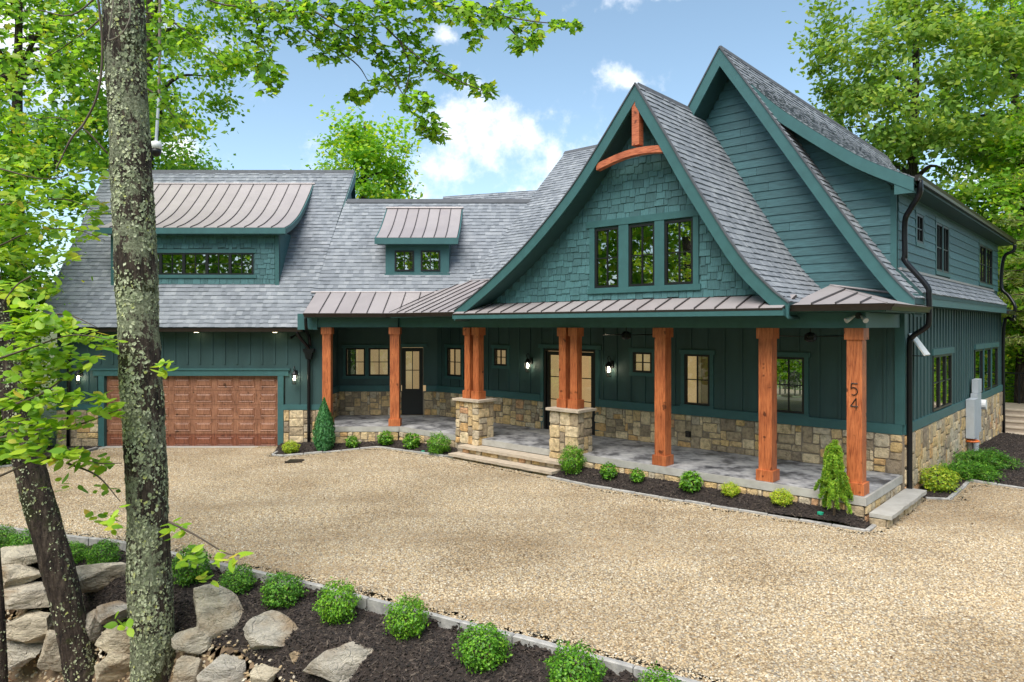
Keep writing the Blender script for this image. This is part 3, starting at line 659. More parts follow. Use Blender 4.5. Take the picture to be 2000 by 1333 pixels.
gutter([Vector((-5.62, 18.85, GZ)), Vector((-3.38, 18.85, GZ)), M(-11.92, -.35, GZ), M(-9.0, -.35, GZ)][0:2] + [M(-9.0, -.35, GZ)])
gutter([M(-1.1, -.35, GZ), M(.37, -.35, GZ), M(.37, 2.5, GZ)])
for T_, b_ in ((M, (-11.8, -9.0, -.345, -.31)), (M, (-1.1, .35, -.345, -.31)), (G, (-5.6, -3.45, 18.86, 18.9)), (M, (.335, .365, -.3, 2.4))): box('fascia', T_, *b_, GZ - .02, GZ + .1, 'trim', house)
# --- porch walls
DOOR = (-8.6, -6.92, 0, 2.16)
hm = [(-12.42, -11.79, 1.25, 2.1), (-10.44, -9.95, 1.64, 2.12), (-5.82, -5.3, 1.65, 2.13), (-4.45, -3.83, .98, 2.12), (-2.42, -1.78, .98, 2.12)]
stone_wall(WM, -13.3, .0, 0.0, .74, [DOOR], 50)
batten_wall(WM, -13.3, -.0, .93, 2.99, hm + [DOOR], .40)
for a, b in ((-13.3, -8.72), (-6.8, .0)): box('belly_band', WM, a, b, -.05, .045, .742, .928, 'trim', house)
for i, h in enumerate(hm): window(WM, *h, 2, 2)
# front doors
dp = MB()
for a in (-8.6, -6.98): dp.box(WM, a, a + .06, -.1, .02, 0, 2.16)
dp.box(WM, -8.54, -6.98, -.1, .02, 2.1, 2.16); dfr = dp.build('entry_door_frame', 'black', house)
for a in (-8.53, -7.75):
    d_ = MB().box(WM, a, a + .1, -.07, -.02, .02, 2.09).box(WM, a + .67, a + .77, -.07, -.02, .02, 2.09).box(WM, a + .1, a + .67, -.07, -.02, .02, .2).box(WM, a + .1, a + .67, -.07, -.02, 1.99, 2.09).build('entry_door', 'black', house)
    for z in (.2, .82, 1.42):
        box('pane', WM, a + .1, a + .67, -.05, -.044, z + .01, z + (.6 if z < 1 else .57) - .01, 'glass_upper' if False else 'glass', d_)
        if z > .3: box('muntin', WM, a + .1, a + .67, -.058, -.03, z - .012, z + .012, 'black', d_)
    MB().tube([WM(a + (.72 if a < -8 else .05), .03, .95), WM(a + (.72 if a < -8 else .05), .03, 1.2)], .012).build('handle', 'bronze', d_)
box('head_casing', WM, -8.78, -6.74, .001, .04, 2.17, 2.27, 'trim', dfr); box('casing', WM, -8.71, -8.61, .001, .035, 0.01, 2.165, 'trim', dfr); box('casing', WM, -6.91, -6.81, .001, .035, 0.01, 2.165, 'trim', dfr)
# left porch
LD = (-3.42, -2.75, 0, 2.1)
stone_wall(WL, -5.37, -2.3, 0.0, .74, [LD], 51); hl = [(-5.14, -4.54, 1.22, 2.08), (-4.43, -3.8, 1.22, 2.08)]
batten_wall(WL, -5.37, -2.25, .93, 2.99, hl + [LD], 4.0)
for a, b in ((-5.37, -3.52), (-2.66, -2.26)): box('belly_band', WL, a, b, -.05, .04, .742, .928, 'trim', house)
for h in hl: window(WL, *h, 2, 2, casing=False)
box('head_casing', WL, -5.26, -3.68, .001, .04, 2.085, 2.18, 'trim', house); box('sill', WL, -5.24, -3.7, .001, .04, 1.13, 1.215, 'trim', house)
for a, b in ((-5.22, -5.143), (-4.537, -4.433), (-3.797, -3.72)): box('casing', WL, a, b, .001, .03, 1.217, 2.083, 'trim', house)
d_ = MB().box(WL, -3.41, -3.3, -.07, -.02, .02, 2.09).box(WL, -2.87, -2.76, -.07, -.02, .02, 2.09).box(WL, -3.3, -2.87, -.07, -.02, .02, .8).box(WL, -3.3, -2.87, -.07, -.02, 1.98, 2.09).build('side_door', 'black', house)
window(WL, -3.31, -2.86, .8, 1.99, 2, 2, casing=False, fw=.015, o=-.03); box('head_casing', WL, -3.56, -2.62, .001, .04, 2.11, 2.21, 'trim', d_); box('casing', WL, -3.52, -3.43, .001, .035, .01, 2.1, 'trim', d_)
box('threshold_mat', WL, -3.75, -2.7, .08, .5, .006, .02, 'edging', d_)
WI = lambda a, o, z: Vector((-5.37 + o, a, z))
stone_wall(WI, 19.95, 21.5, 0.0, .74, [], 52); batten_wall(WI, 19.95, 21.5, .93, 2.99, [], .4); box('belly_band', WI, 19.95, 21.5, -.05, .04, .742, .928, 'trim', house)
# --- right side wall
hs_ = [(4.74, 6.64, .92, 2.17), (9.62, 13.6, .92, 2.17)]
stone_wall(WS, 2.34, 14.3, -.95, .74, [], 53, unit=.105)
batten_wall(WS, 2.34, 14.3, .93, 3.35, hs_, .30)
box('belly_band', WS, 2.34, 14.3, -.05, .045, .742, .928, 'trim', house)
for k in range(3): window(WS, 4.74 + k * .633, 4.74 + (k + 1) * .633, .95, 2.13, 1, 2, 'glass_upper', casing=False)
box('head_casing', WS, 4.6, 6.78, .001, .05, 2.14, 2.27, 'trim', house)
for k in range(3): window(WS, 9.65 + k * 1.32, 9.65 + k * 1.32 + 1.2, .95, 2.13, 1, 1, 'glass_upper', casing=False); box('head_casing', WS, 9.6 + k * 1.32, 9.9 + k * 1.32 + 1.0, .001, .05, 2.14, 2.27, 'trim', house)
for k in range(2): box('mullion_casing', WS, 10.86 + k * 1.32, 10.96 + k * 1.32, .001, .04, .93, 2.14, 'trim', house)
box('corner_board', WM, -.13, .035, .003, .03, .93, 2.985, 'trim', house); box('corner_board', WS, 2.34, 2.5, .003, .03, .93, 3.0, 'trim', house)
# --- rooms behind the glass
rm = MB().box(M, -12.9, -3.5, 5.0, 5.1, .0, 2.9).box(M, -13.1, -9.5, 3.3, 3.4, 0, 2.9).box(M, -6.2, -6.1, 2.7, 5, 0, 2.9).box(M, -9.4, -9.3, 2.7, 5, 0, 2.9).box(G, -5.3, -1.5, 23.6, 23.7, 0, 2.9).build('room_wall', 'beige_room_glow', house)  # walls emit weakly so the porch windows look lit from inside
for a, b, z_ in ((-12.2, -11.4, 2.1), (-10.6, -9.9, 2.1), (-8.3, -7.3, 2.3), (-5.4, -4.6, 2.1)):
    for p_ in ((a - .08, a, 0, z_), (b, b + .08, 0, z_), (a - .08, b + .08, z_, z_ + .09)): box('room_trim', M, p_[0], p_[1], 4.96, 4.995, p_[2], p_[3], 'white_paint', rm)
    box('room_door', M, a, b, 4.97, 4.99, 0, z_, 'deck_wood', rm)
MB().box(M, -12.9, -.1, 2.5, 14.2, -.06, -.01).box(G, -5.3, -2.3, 21.8, 23.8, -.06, -.01).build('room_floor', 'rail_wood', house)
MB().box(M, -12.9, -.15, 2.45, 14.2, 3.03, 3.1).build('room_ceiling', 'room_dark', house)
MB().box(M, -12.9, -9.3, 14.25, 14.35, -.5, 5).box(M, -4.3, -.1, 14.25, 14.35, -.5, 5).box(M, -9.3, -4.3, 14.25, 14.35, 2.5, 5).build('back_wall', 'siding', house)
# --- garage front
GD = (-11.63, -6.69, -.8, 1.33); gzb = -.75
for a, b, s in ((-13.0, -11.8, 54), (-6.52, -5.37, 55)): stone_wall(WG, a, b, -.85, .37, [], s, unit=.08); box('belly_band', WG, a, b, -.05, .045, .372, .52, 'trim', house)
batten_wall(WG, -13.0, -5.37, .52, 2.66, [(-11.85, -6.48, -.8, 1.55)], .355)
gtr = MB().box(WG, -11.8, -11.635, -.12, .045, -.8, 1.335).box(WG, -6.685, -6.52, -.12, .045, -.8, 1.335).box(WG, -11.95, -6.38, -.1, .05, 1.34, 1.50).build('garage_door_casing', 'trim', house)
box('head_casing', WG, -12.0, -6.33, -.05, .075, 1.502, 1.55, 'trim', house)
gd = MB().box(WG, -11.63, -6.69, -.14, -.10, gzb, 1.335).build('garage_door', 'garage_wood', house)
ph = (1.335 - gzb) / 5; pw = 4.94 / 8
for j in range(5):
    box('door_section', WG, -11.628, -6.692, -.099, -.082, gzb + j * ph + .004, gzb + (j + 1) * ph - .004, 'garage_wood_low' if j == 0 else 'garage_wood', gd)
    for i in range(8):
        a0, a1, z0, z1 = -11.63 + i * pw + .085, -11.63 + (i + 1) * pw - .085, gzb + j * ph + .09, gzb + (j + 1) * ph - .09
        rect = lambda k, o: [WG(a0 + k, o, z0 + k), WG(a1 - k, o, z0 + k), WG(a1 - k, o, z1 - k), WG(a0 + k, o, z1 - k)]
        V = rect(-.012, -.081) + rect(0, -.068) + rect(.022, -.079) + rect(.055, -.062); F = [(q * 4 + k, q * 4 + (k + 1) % 4, q * 4 + 4 + (k + 1) % 4, q * 4 + 4 + k) for q in range(3) for k in range(4)] + [(12, 13, 14, 15)]
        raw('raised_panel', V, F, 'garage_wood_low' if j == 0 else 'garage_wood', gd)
box('garage_apron', G, -11.75, -6.6, 19.72, 20.1, -.85, -.68, 'slab_edge', house)
MB().box(G, -13.0, -12.9, 20.2, 25, -.9, 3.4).box(G, -13.0, -5.4, 24.4, 24.5, -.9, 4).build('garage_wall', 'siding', house)

# ------------------------------------------------------------------ roofs
EXP = .142
def roof(name, prof, ext, s0, s1, seed, lo=None, hi=None, th=.16, sgn=1):
    p = deck(name, prof, ext, s0, s1, th); P, T, q = prof_surface(prof, ext); tab_roof(P, lo or (lambda t: s0), hi or (lambda t: s1), T, EXP, p, seed); return p
def curve2(pts, k=5): return [(p.x, p.y) for p in smooth_pts([Vector((a, b, 0)) for a, b in pts], k)]
eY = lambda q, s: Vector((s, q[0], q[1]))            # profile in (Y, Z), run along X
eU = lambda q, s: M(q[0], s, q[1])                   # profile in (u, z), run along v
eV = lambda q, s: M(s, q[0], q[1])                   # profile in (v, z), run along u
# garage roof, its ends flaring out towards the ridge
GE, GR_ = (19.4, 2.72), (23.2, 7.92); gl = math.hypot(3.8, 5.2)
gx0 = lambda t: -13.32 - .2 * t / gl; gx1 = lambda t: -5.85 + .6 * t / gl
Pg, Tg, _ = prof_surface([GE, GR_], eY)
gp = MB().add([Vector((gx0(0), *GE)), Vector((gx1(0), *GE)), Vector((gx1(gl), *GR_)), Vector((gx0(gl), *GR_)), Vector((gx0(0), GE[0] + .1, GE[1] - .1)), Vector((gx1(0), GE[0] + .1, GE[1] - .1)), Vector((gx1(gl), GR_[0], GR_[1] - .28)), Vector((gx0(gl), GR_[0], GR_[1] - .28))],
              [(0, 1, 2, 3), (4, 7, 6, 5), (0, 4, 5, 1), (1, 5, 6, 2), (2, 6, 7, 3), (3, 7, 4, 0)])
gp.add([Vector((gx0(gl), *GR_)), Vector((gx1(gl), *GR_)), Vector((gx1(0), 27, 2.72)), Vector((gx0(0), 27, 2.72))], [(0, 1, 2, 3)])
groof = gp.build('roof', 'soffit', house)
DX0, DX1, DY, DZ0 = -11.68, -6.8, 20.32, 3.98
tab_roof(Pg, gx0, gx1, Tg, EXP, groof, 1)
MB().strip([Vector((gx1(gl * .74) + .012, 22.22, 6.58)), Vector((gx1(gl) + .012, *GR_))], [Vector((gx1(gl * .74) + .012, 22.22, 6.42)), Vector((gx1(gl) + .012, GR_[0], GR_[1] - .36))], Vector((.03, 0, 0))).build('rake_board', 'trim', house)
MB().add([G(-5.42, 20.3, 3.2), G(-5.42, 23.2, 7.55), G(-5.42, 26.4, 3.2), G(-5.5, 20.3, 3.2), G(-5.5, 23.2, 7.55), G(-5.5, 26.4, 3.2)], [(0, 1, 2), (3, 5, 4)]).build('gable_end', 'siding', house)
MB().prism([(23.1, 7.81), (23.2, 7.965), (23.3, 7.81), (23.2, 7.93)], lambda y, z, x: Vector((x, y, z)), gx0(gl), gx1(gl)).build('ridge_cap', 'ridge_cap', house)
gutter([Vector((-13.3, 19.42, 2.6)), Vector((-5.83, 19.42, 2.6))])
MB().box(G, -13.3, -5.83, 19.43, 19.9, 2.585, 2.605).build('garage_soffit', 'soffit', house)
MB().box(G, -5.9, -5.36, 19.15, 19.95, 2.66, 3.1).build('porch_end_wall', 'trim', house)
def shakes(W, a0f, a1f, z0, z1, holes, parent, seed, expo=.15):
    r = random.Random(seed); z = z0; row = 0
    while z < z1 - .01:
        zt = min(z1, z + expo + .03); zm = min(z + expo * .6, z1); s, e = a0f(zm), a1f(zm); first = r.uniform(.05, .2)
        while s < e - .01:
            w_ = first or r.choice((.10, .13, .17, .2, .22, .25)); first = 0; s1 = min(e, s + w_)
            if e - s1 < .05: s1 = e
            zb = z + r.choice((-.028, -.01, 0, .012, .022)); zc = (zb + zt) / 2; bad = False; c0, c1 = s, s1
            for h in holes:
                if c1 > h[0] + .01 and c0 < h[1] - .01 and zm > h[2] and zm < h[3]:
                    if c0 < h[0] - .03: c1 = h[0]
                    elif c1 > h[1] + .03: c0 = h[1]
                    else: bad = True
            if not bad and c1 - c0 > .025:
                g = .0045; o1 = r.uniform(.019, .028)
                V = [W(c0 + g, o1, max(zb, z0)), W(c1 - g, o1, max(zb, z0)), W(c1 - g, .006, zt), W(c0 + g, .006, zt), W(c0 + g, .001, max(zb, z0)), W(c1 - g, .001, max(zb, z0)), W(c1 - g, .001, zt), W(c0 + g, .001, zt)]
                piece('shake', V, [(0, 1, 2, 3), (4, 5, 1, 0), (0, 3, 7, 4), (1, 5, 6, 2)], parent, 'shake')
            s = s1
        z += expo; row += 1
# garage dormer
WD = lambda a, o, z: Vector((a, DY - o, z)); dw = (-10.93, -7.55, 4.26, 4.89)
dwp = cells(WD, DX0, DX1, 3.9, 5.6, [dw], -.1, 0).build('dormer_wall', 'siding', house); MB().box(G, DX0, DX0 + .1, DY + .1, 22.6, 3.9, 5.55).box(G, DX1 - .1, DX1, DY + .1, 22.6, 3.9, 5.55).build('dormer_cheek', 'shake', house)
shakes(WD, lambda z: DX0 + .12, lambda z: DX1 - .12, 3.98, 5.5, [(dw[0] - .04, dw[1] + .04, dw[2] - .1, dw[3] + .12)], dwp, 70)
for a in (DX0 - .01, DX1 - .11): box('corner_board', WD, a, a + .12, .001, .035, 3.9, 5.5, 'trim', dwp)
for k in range(5): window(WD, dw[0] + k * .676, dw[0] + (k + 1) * .676, dw[2], dw[3], 2, 2, 'glass_upper', casing=False, fw=.04)
box('head_casing', WD, dw[0] - .1, dw[1] + .1, .001, .04, dw[3] + .004, dw[3] + .11, 'trim', dwp); box('sill', WD, dw[0] - .1, dw[1] + .1, .001, .04, dw[2] - .1, dw[2] - .004, 'trim', dwp)
MB().box(G, dw[0] - .1, dw[1] + .1, DY + .8, DY + .9, 4.1, 5.1).build('room_wall', 'room_dark', house)
gdp = curve2([(19.98, 5.58), (20.6, 5.80), (21.4, 6.22), (22.2, 6.85), (22.78, 7.38)], 4)
metal_roof(gdp, eY, -11.93, -6.52, .40, th=.06)
MB().strip([G(-6.515, y, z - .005) for y, z in gdp], [G(-6.515, y, z - .17) for y, z in gdp], Vector((.03, 0, 0))).strip([G(-11.965, y, z - .005) for y, z in gdp], [G(-11.965, y, z - .17) for y, z in gdp], Vector((.03, 0, 0))).box(G, -11.96, -6.49, 19.95, 19.978, 5.41, 5.575).box(G, -11.9, -6.55, 20.0, 20.3, 5.41, 5.43).build('dormer_fascia', 'trim', house)
MB().tube([G(-12.0, 22.8, 7.42), G(-6.45, 22.8, 7.42)], .035, 6).build('roof_flashing', 'metal_roof', house)
# connecting wing roof
WE = [(18.85, 3.10), (20.1, 3.72)]; WR = [(20.06, 3.62), (22.39, 6.78)]
metal_roof(WE, eY, -5.66, -.9, .42)
wroof = roof('roof', WR, eY, -5.95, 2.4, 2, lo=lambda t: -5.80 + .45 * t / 3.9); MB().add([G(-5.6, 22.39, 6.8), G(2.4, 22.39, 6.8), G(2.4, 26, 3.2), G(-5.6, 26, 3.2)], [(0, 1, 2, 3)]).build('roof_back', 'shingle', house)
MB().prism([(22.29, 6.71), (22.39, 6.85), (22.49, 6.71), (22.39, 6.82)], lambda y, z, x: Vector((x, y, z)), -5.3, .9).build('ridge_cap', 'ridge_cap', house)
MB().tube([G(-5.8, 20.1, 3.735), G(-1.6, 20.1, 3.735)], .03, 6).build('roof_flashing', 'metal_roof', house)
# small dormer
SY = 20.55; WSD = lambda a, o, z: Vector((a, SY - o, z)); sw = [(-3.46, -2.89, 4.38, 4.99), (-2.69, -2.12, 4.38, 4.99)]
sdw = cells(WSD, -3.73, -1.86, 4.2, 5.35, sw, -.1, 0).build('dormer_wall', 'trim', house); MB().box(G, -3.73, -3.64, SY + .1, 22.0, 4.2, 5.3).box(G, -1.95, -1.86, SY + .1, 22.0, 4.2, 5.3).build('dormer_cheek', 'shake', house)
for h in sw: window(WSD, *h, 2, 2, 'glass_upper', casing=False)
box('sill', WSD, -3.76, -1.83, .001, .03, 4.2, 4.3, 'trim', sdw); MB().box(G, -3.6, -2.0, SY + .6, SY + .7, 4.2, 5.2).build('room_wall', 'beige_room_glow', house)
sdp = curve2([(20.28, 5.33), (20.7, 5.52), (21.3, 5.86), (22.14, 6.47)], 4)
metal_roof(sdp, eY, -3.97, -1.6, .34, th=.06)
MB().strip([G(-1.595, y, z - .005) for y, z in sdp], [G(-1.595, y, z - .16) for y, z in sdp], Vector((.03, 0, 0))).strip([G(-4.005, y, z - .005) for y, z in sdp], [G(-4.005, y, z - .16) for y, z in sdp], Vector((.03, 0, 0))).box(G, -4.0, -1.57, 20.25, 20.278, 5.15, 5.325).box(G, -3.95, -1.65, 20.3, 20.53, 5.15, 5.17).build('dormer_fascia', 'trim', house)
MB().tube([G(-4.0, 22.16, 6.52), G(-1.55, 22.16, 6.52)], .04, 6).build('roof_flashing', 'metal_roof', house)
# main front-facing roof left of the gable
metal_roof([(-.35, 3.10), (2.15, 4.06)], eV, -13.2, -7.5, .34)
mroof = roof('roof', [(2.12, 4.03), (6.8, 8.71)], eV, -11.35, -3.6, 3)
MB().add([M(-11.35, 6.8, 8.7), M(-3.6, 6.8, 8.7), M(-3.6, 11.5, 4), M(-11.35, 11.5, 4)], [(0, 1, 2, 3)]).build('roof_back', 'shingle', house)
MB().prism([(6.69, 8.62), (6.8, 8.755), (6.91, 8.62), (6.8, 8.72)], lambda v, z, u: M(u, v, z), -11.4, -3.8).build('ridge_cap', 'ridge_cap', house)
MB().strip([M(-11.36, 2.1, 4.0), M(-11.36, 6.8, 8.7)], [M(-11.36, 2.1, 3.8), M(-11.36, 6.8, 8.4)], -UV * .03).build('rake_board', 'trim', house)
MB().add([M(-11.2, 2.3, 3.8), M(-11.2, 6.8, 8.3), M(-11.2, 11.3, 3.8)], [(0, 1, 2)]).build('gable_end', 'siding', house)
MB().tube([M(-11.3, 2.15, 4.08), M(-8, 2.15, 4.08)], .03, 6).build('roof_flashing', 'metal_roof', house)
# rear roof glimpsed behind the wing ridge
br = roof('roof', [(24.0, 6.2), (25.6, 7.66)], lambda q, s: Vector((s, q[0] - .35 * (s + .5), q[1])), -2.6, 3, 4)
# front gable
G1L = [(-9.12, 3.13), (-8.05, 3.74), (-7.1, 4.36), (-6.3, 4.98), (-5.55, 5.66), (-4.9, 6.38), (-4.0, 7.46)]; G1R = [(-1.05, 3.15), (-1.39, 3.44), (-1.93, 4.06), (-2.77, 5.38), (-3.33, 6.34), (-4.0, 7.46)]
G1L, G1R = curve2(G1L, 4), curve2(G1R, 4); RV1 = -.5
def rakeboard(name, prof, v, w_, th, mat, off=0):
    A = []; B = []
    for i, (a, z) in enumerate(prof):
        p, q = prof[max(i - 1, 0)], prof[min(i + 1, len(prof) - 1)]; s = abs((q[1] - p[1]) / (q[0] - p[0])); k = math.sqrt(1 + s * s); A.append(M(a, v, z - off * k)); B.append(M(a, v, z - (off + w_) * k))
    return MB().strip(A, B, VV * th).build(name, mat, house)
g1r = roof('roof', G1R, eU, RV1 + .05, 3.3, 5, th=.1); deck('roof', G1L, eU, RV1 + .05, 3.2, .1)
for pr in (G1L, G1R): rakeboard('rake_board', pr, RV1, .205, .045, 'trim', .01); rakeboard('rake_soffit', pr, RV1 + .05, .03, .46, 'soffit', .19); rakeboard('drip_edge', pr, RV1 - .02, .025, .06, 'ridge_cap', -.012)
def rake_fn(prof, off=0):
    """u on a rake at height z"""
    ps = sorted([(z - off, a) for a, z in prof])
    def f(z):
        if z <= ps[0][0]: return ps[0][1]
        for (z0, a0), (z1, a1) in zip(ps, ps[1:]):
            if z <= z1: return a0 + (a1 - a0) * (z - z0) / max(1e-6, z1 - z0)
        return ps[-1][1]
    return f
g1l_, g1r_ = rake_fn(G1L, .3), rake_fn(G1R, .3)
gw = [(-5.29, -4.69, 3.56, 4.80), (-4.45, -3.85, 3.56, 4.80), (-3.63, -3.02, 3.56, 4.80)]
mb = MB(); us = sorted([-8.6, -8, -7.4, -6.8, -6.2, -5.6, -4.0, -2.5, -2.1, -1.75, -1.5] + [x for g in gw for x in g[:2]])
lerp = lambda pr: (lambda a: next((z0 + (z1 - z0) * (a - a0) / (a1 - a0) for (a0, z0), (a1, z1) in zip(sorted(pr), sorted(pr)[1:]) if a0 <= a <= a1), 3.2))
zl, zr = lerp(G1L), lerp(G1R); ztop = lambda a: max(3.26, (zl(a) if a <= -4 else zr(a)) - .2)
for a, b in zip(us, us[1:]):
    h = next((g for g in gw if g[0] - .001 <= a and b <= g[1] + .001), None)
    for z0a, z0b, z1a, z1b in ([(3.2, 3.2, ztop(a), ztop(b))] if not h else [(3.2, 3.2, h[2], h[2]), (h[3], h[3], ztop(a), ztop(b))]):
        P = [W1(a, 0, z0a), W1(b, 0, z0b), W1(b, 0, z1b), W1(a, 0, z1a), W1(a, -.1, z0a), W1(b, -.1, z0b), W1(b, -.1, z1b), W1(a, -.1, z1a)]; mb.add(P, [(0, 1, 2, 3), (4, 7, 6, 5), (0, 4, 5, 1), (1, 5, 6, 2), (2, 6, 7, 3), (3, 7, 4, 0)])
g1w = mb.build('gable_wall', 'siding', house)
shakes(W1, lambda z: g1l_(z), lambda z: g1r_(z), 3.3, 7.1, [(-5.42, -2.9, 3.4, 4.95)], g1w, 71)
for g in gw: window(W1, *g, 2, 2, 'glass_upper', casing=False)
for a, b in ((-5.42, -5.29), (-4.69, -4.45), (-3.85, -3.63), (-3.02, -2.9)): box('casing', W1, a + .003, b - .003, .001, .04, 3.45, 4.83, 'trim', g1w)
box('head_casing', W1, -5.5, -2.82, .001, .05, 4.834, 4.97, 'trim', g1w); box('sill', W1, -5.46, -2.86, .001, .05, 3.44, 3.555, 'trim', g1w)
MB().box(M, -5.6, -2.7, 1.2, 1.3, 3.3, 5.1).build('room_wall', 'room_dark', house)
ar = [(-4.93 + 1.68 * k / 12, 5.98 + .09 * k / 12 + .115 * math.sin(math.pi * k / 12)) for k in range(13)]
MB().strip([M(a, RV1 + .02, z + .07) for a, z in ar], [M(a, RV1 + .02, z - .06) for a, z in ar], VV * .14).build('arched_beam', 'cedar_beam', house)
MB().box(M, -4.08, -3.92, RV1 + .01, RV1 + .17, 6.27, 7.15).build('king_post', 'cedar_beam', house)
# shed roof and fascia under the front gable
metal_roof([(-.62, 3.05), (.02, 3.29)], eV, -9.05, -1.1, .40, th=.03)
for b_ in ((-9.06, -1.09, -.615, -.585, 2.93, 3.045), (-9.06, -9.03, -.58, .02, 2.93, 3.04), (-1.12, -1.09, -.58, .02, 2.93, 3.04)): box('fascia', M, *b_, 'trim', house)
MB().box(M, -9.03, -1.12, -.58, .0, 2.95, 2.98).build('soffit_board', 'soffit', house)
# metal hip over the right end of the porch
ap = (-1.25, 2.2, 3.56); c0, c1, c2 = (-1.1, -.36, 3.11), (.39, -.36, 3.11), (.39, 2.4, 3.11)
hp = MB().add([M(*c0), M(*c1), M(*ap), M(*c2), M(-1.3, .5, 3.2)], [(0, 1, 2), (1, 3, 2), (0, 2, 4)]).build('metal_roof', 'metal_roof', house)
for k in range(1, 4):
    u = c0[0] + (c1[0] - c0[0]) * k / 4; t = (c1[0] - u) / (c1[0] - ap[0]); e = (u, c1[1] + (ap[1] - c1[1]) * t, c1[2] + (ap[2] - c1[2]) * t)
    MB().strip([M(u - .011, c0[1], c0[2]), M(e[0] - .011, e[1], e[2])], [M(u + .011, c0[1], c0[2]), M(e[0] + .011, e[1], e[2])], (0, 0, .03)).build('seam', 'metal_seam', hp)
MB().tube([M(*c1), M(*ap)], .018, 6).tube([M(*ap), M(.3, 2.2, 3.3)], .022, 6).build('hip_cap', 'metal_roof', hp)
# tall gable
RV2 = 1.65
G2R = curve2([(.33, 3.25), (-.04, 3.68), (-.64, 4.54), (-1.66, 6.12), (-2.47, 7.38), (-3.29, 8.62)], 4); G2L = [(-6.7, 3.4), (-3.29, 8.62)]
roof('roof', G2R, eU, RV2 + .05, 2.5, 6, th=.1); deck('roof', G2L, eU, RV2 + .05, 6.8, .1)
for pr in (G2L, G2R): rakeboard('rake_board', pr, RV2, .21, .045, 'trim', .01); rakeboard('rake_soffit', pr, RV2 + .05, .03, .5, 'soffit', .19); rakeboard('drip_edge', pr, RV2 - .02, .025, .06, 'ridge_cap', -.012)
g2l_, g2r_ = rake_fn(G2L, .3), rake_fn(G2R, .3)
mb = MB(); mb.prism([(-6.3, 3.0), (.0, 3.0), (-.05, 3.4)] + [(a, z - .22) for a, z in G2R if a < -.1] + [(-6.3, 3.8)], lambda a, z, o: W2(a, o, z), -.1, 0)
g2w = mb.build('gable_wall', 'siding', house); z = 3.12
while z < 8.2:
    zt = z + .18; a0 = max(g2l_(z + .1), rake_fn(G1R, -.6)(z) - 1.0 if False else -4.6); a1 = g2r_(z + .02); a1t = g2r_(zt); a0 = max(a0, g2l_(zt))
    jt = a0 + (a1 - a0) * rng.uniform(.25, .8)
    for b0, b1, t1_ in (((a0, jt, jt), (jt + .004, a1, a1t)) if a1 - a0 > 1.4 else ((a0, a1, a1t),)):
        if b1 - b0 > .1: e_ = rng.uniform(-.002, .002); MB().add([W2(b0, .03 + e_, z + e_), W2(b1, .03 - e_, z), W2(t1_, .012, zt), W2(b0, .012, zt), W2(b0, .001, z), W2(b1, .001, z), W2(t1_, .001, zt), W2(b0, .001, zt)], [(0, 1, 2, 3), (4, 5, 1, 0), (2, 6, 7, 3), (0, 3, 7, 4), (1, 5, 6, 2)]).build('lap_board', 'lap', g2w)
    z += .176
# side dormer with its flared roof
SD = curve2([(.29, 5.38), (-.42, 5.79), (-.95, 6.17), (-1.71, 6.79), (-2.32, 7.35), (-2.97, 8.10), (-3.29, 8.62)], 4)
roof('roof', SD, eU, 1.84, 14.6, 7, th=.1); rakeboard('rake_board', SD, 1.78, .2, .045, 'trim', .01); rakeboard('rake_soffit', SD, 1.83, .03, .5, 'soffit', .19)
MB().add([M(-3.29, 2.2, 8.6), M(-3.29, 14.6, 8.6), M(-6.7, 14.6, 3.4), M(-6.7, 2.2, 3.4)], [(0, 1, 2, 3)]).build('roof_back', 'shingle', house)
MB().prism([(-3.37, 8.53), (-3.29, 8.67), (-3.21, 8.53), (-3.29, 8.63)], lambda a, z, v: M(a, v, z), 1.7, 14.6).build('ridge_cap', 'ridge_cap', house)
MB().prism([(-4.07, 7.38), (-4.0, 7.51), (-3.93, 7.38), (-4.0, 7.47)], lambda a, z, v: M(a, v, z), -.4, 2.2).build('ridge_cap', 'ridge_cap', house)
MB().box(M, -.02, .29, 1.79, 1.83, 5.12, 5.36).build('eave_return', 'trim', house)
sd_ = rake_fn(SD, .2); mb = MB().prism([(-2.9, 3.3), (-.1, 3.3), (-.1, 5.3)] + [(a, z - .2) for a, z in SD if -2.9 < a < -.1], lambda a, z, o: M(a, 2.31 - o, z), -.1, 0); sdw_ = mb.build('dormer_wall', 'siding', house); z = 3.6
while z < 7.9:
    zt = z + .18; a1 = min(-.2, sd_(z)); a1t = min(-.2, sd_(zt)); a0 = g2r_(z) - .3
    if a1 - a0 > .05: MB().add([WM(a0, .03, z), WM(a1, .03, z), WM(a1t, .012, zt), WM(a0, .012, zt), WM(a0, .001, z), WM(a1, .001, z), WM(a1t, .001, zt), WM(a0, .001, zt)], [(0, 1, 2, 3), (4, 5, 1, 0), (2, 6, 7, 3), (0, 3, 7, 4), (1, 5, 6, 2)]).build('lap_board', 'lap', sdw_)
    z += .176
box('corner_board', WM, -.2, -.098, .001, .035, 3.7, 5.3, 'trim', sdw_)
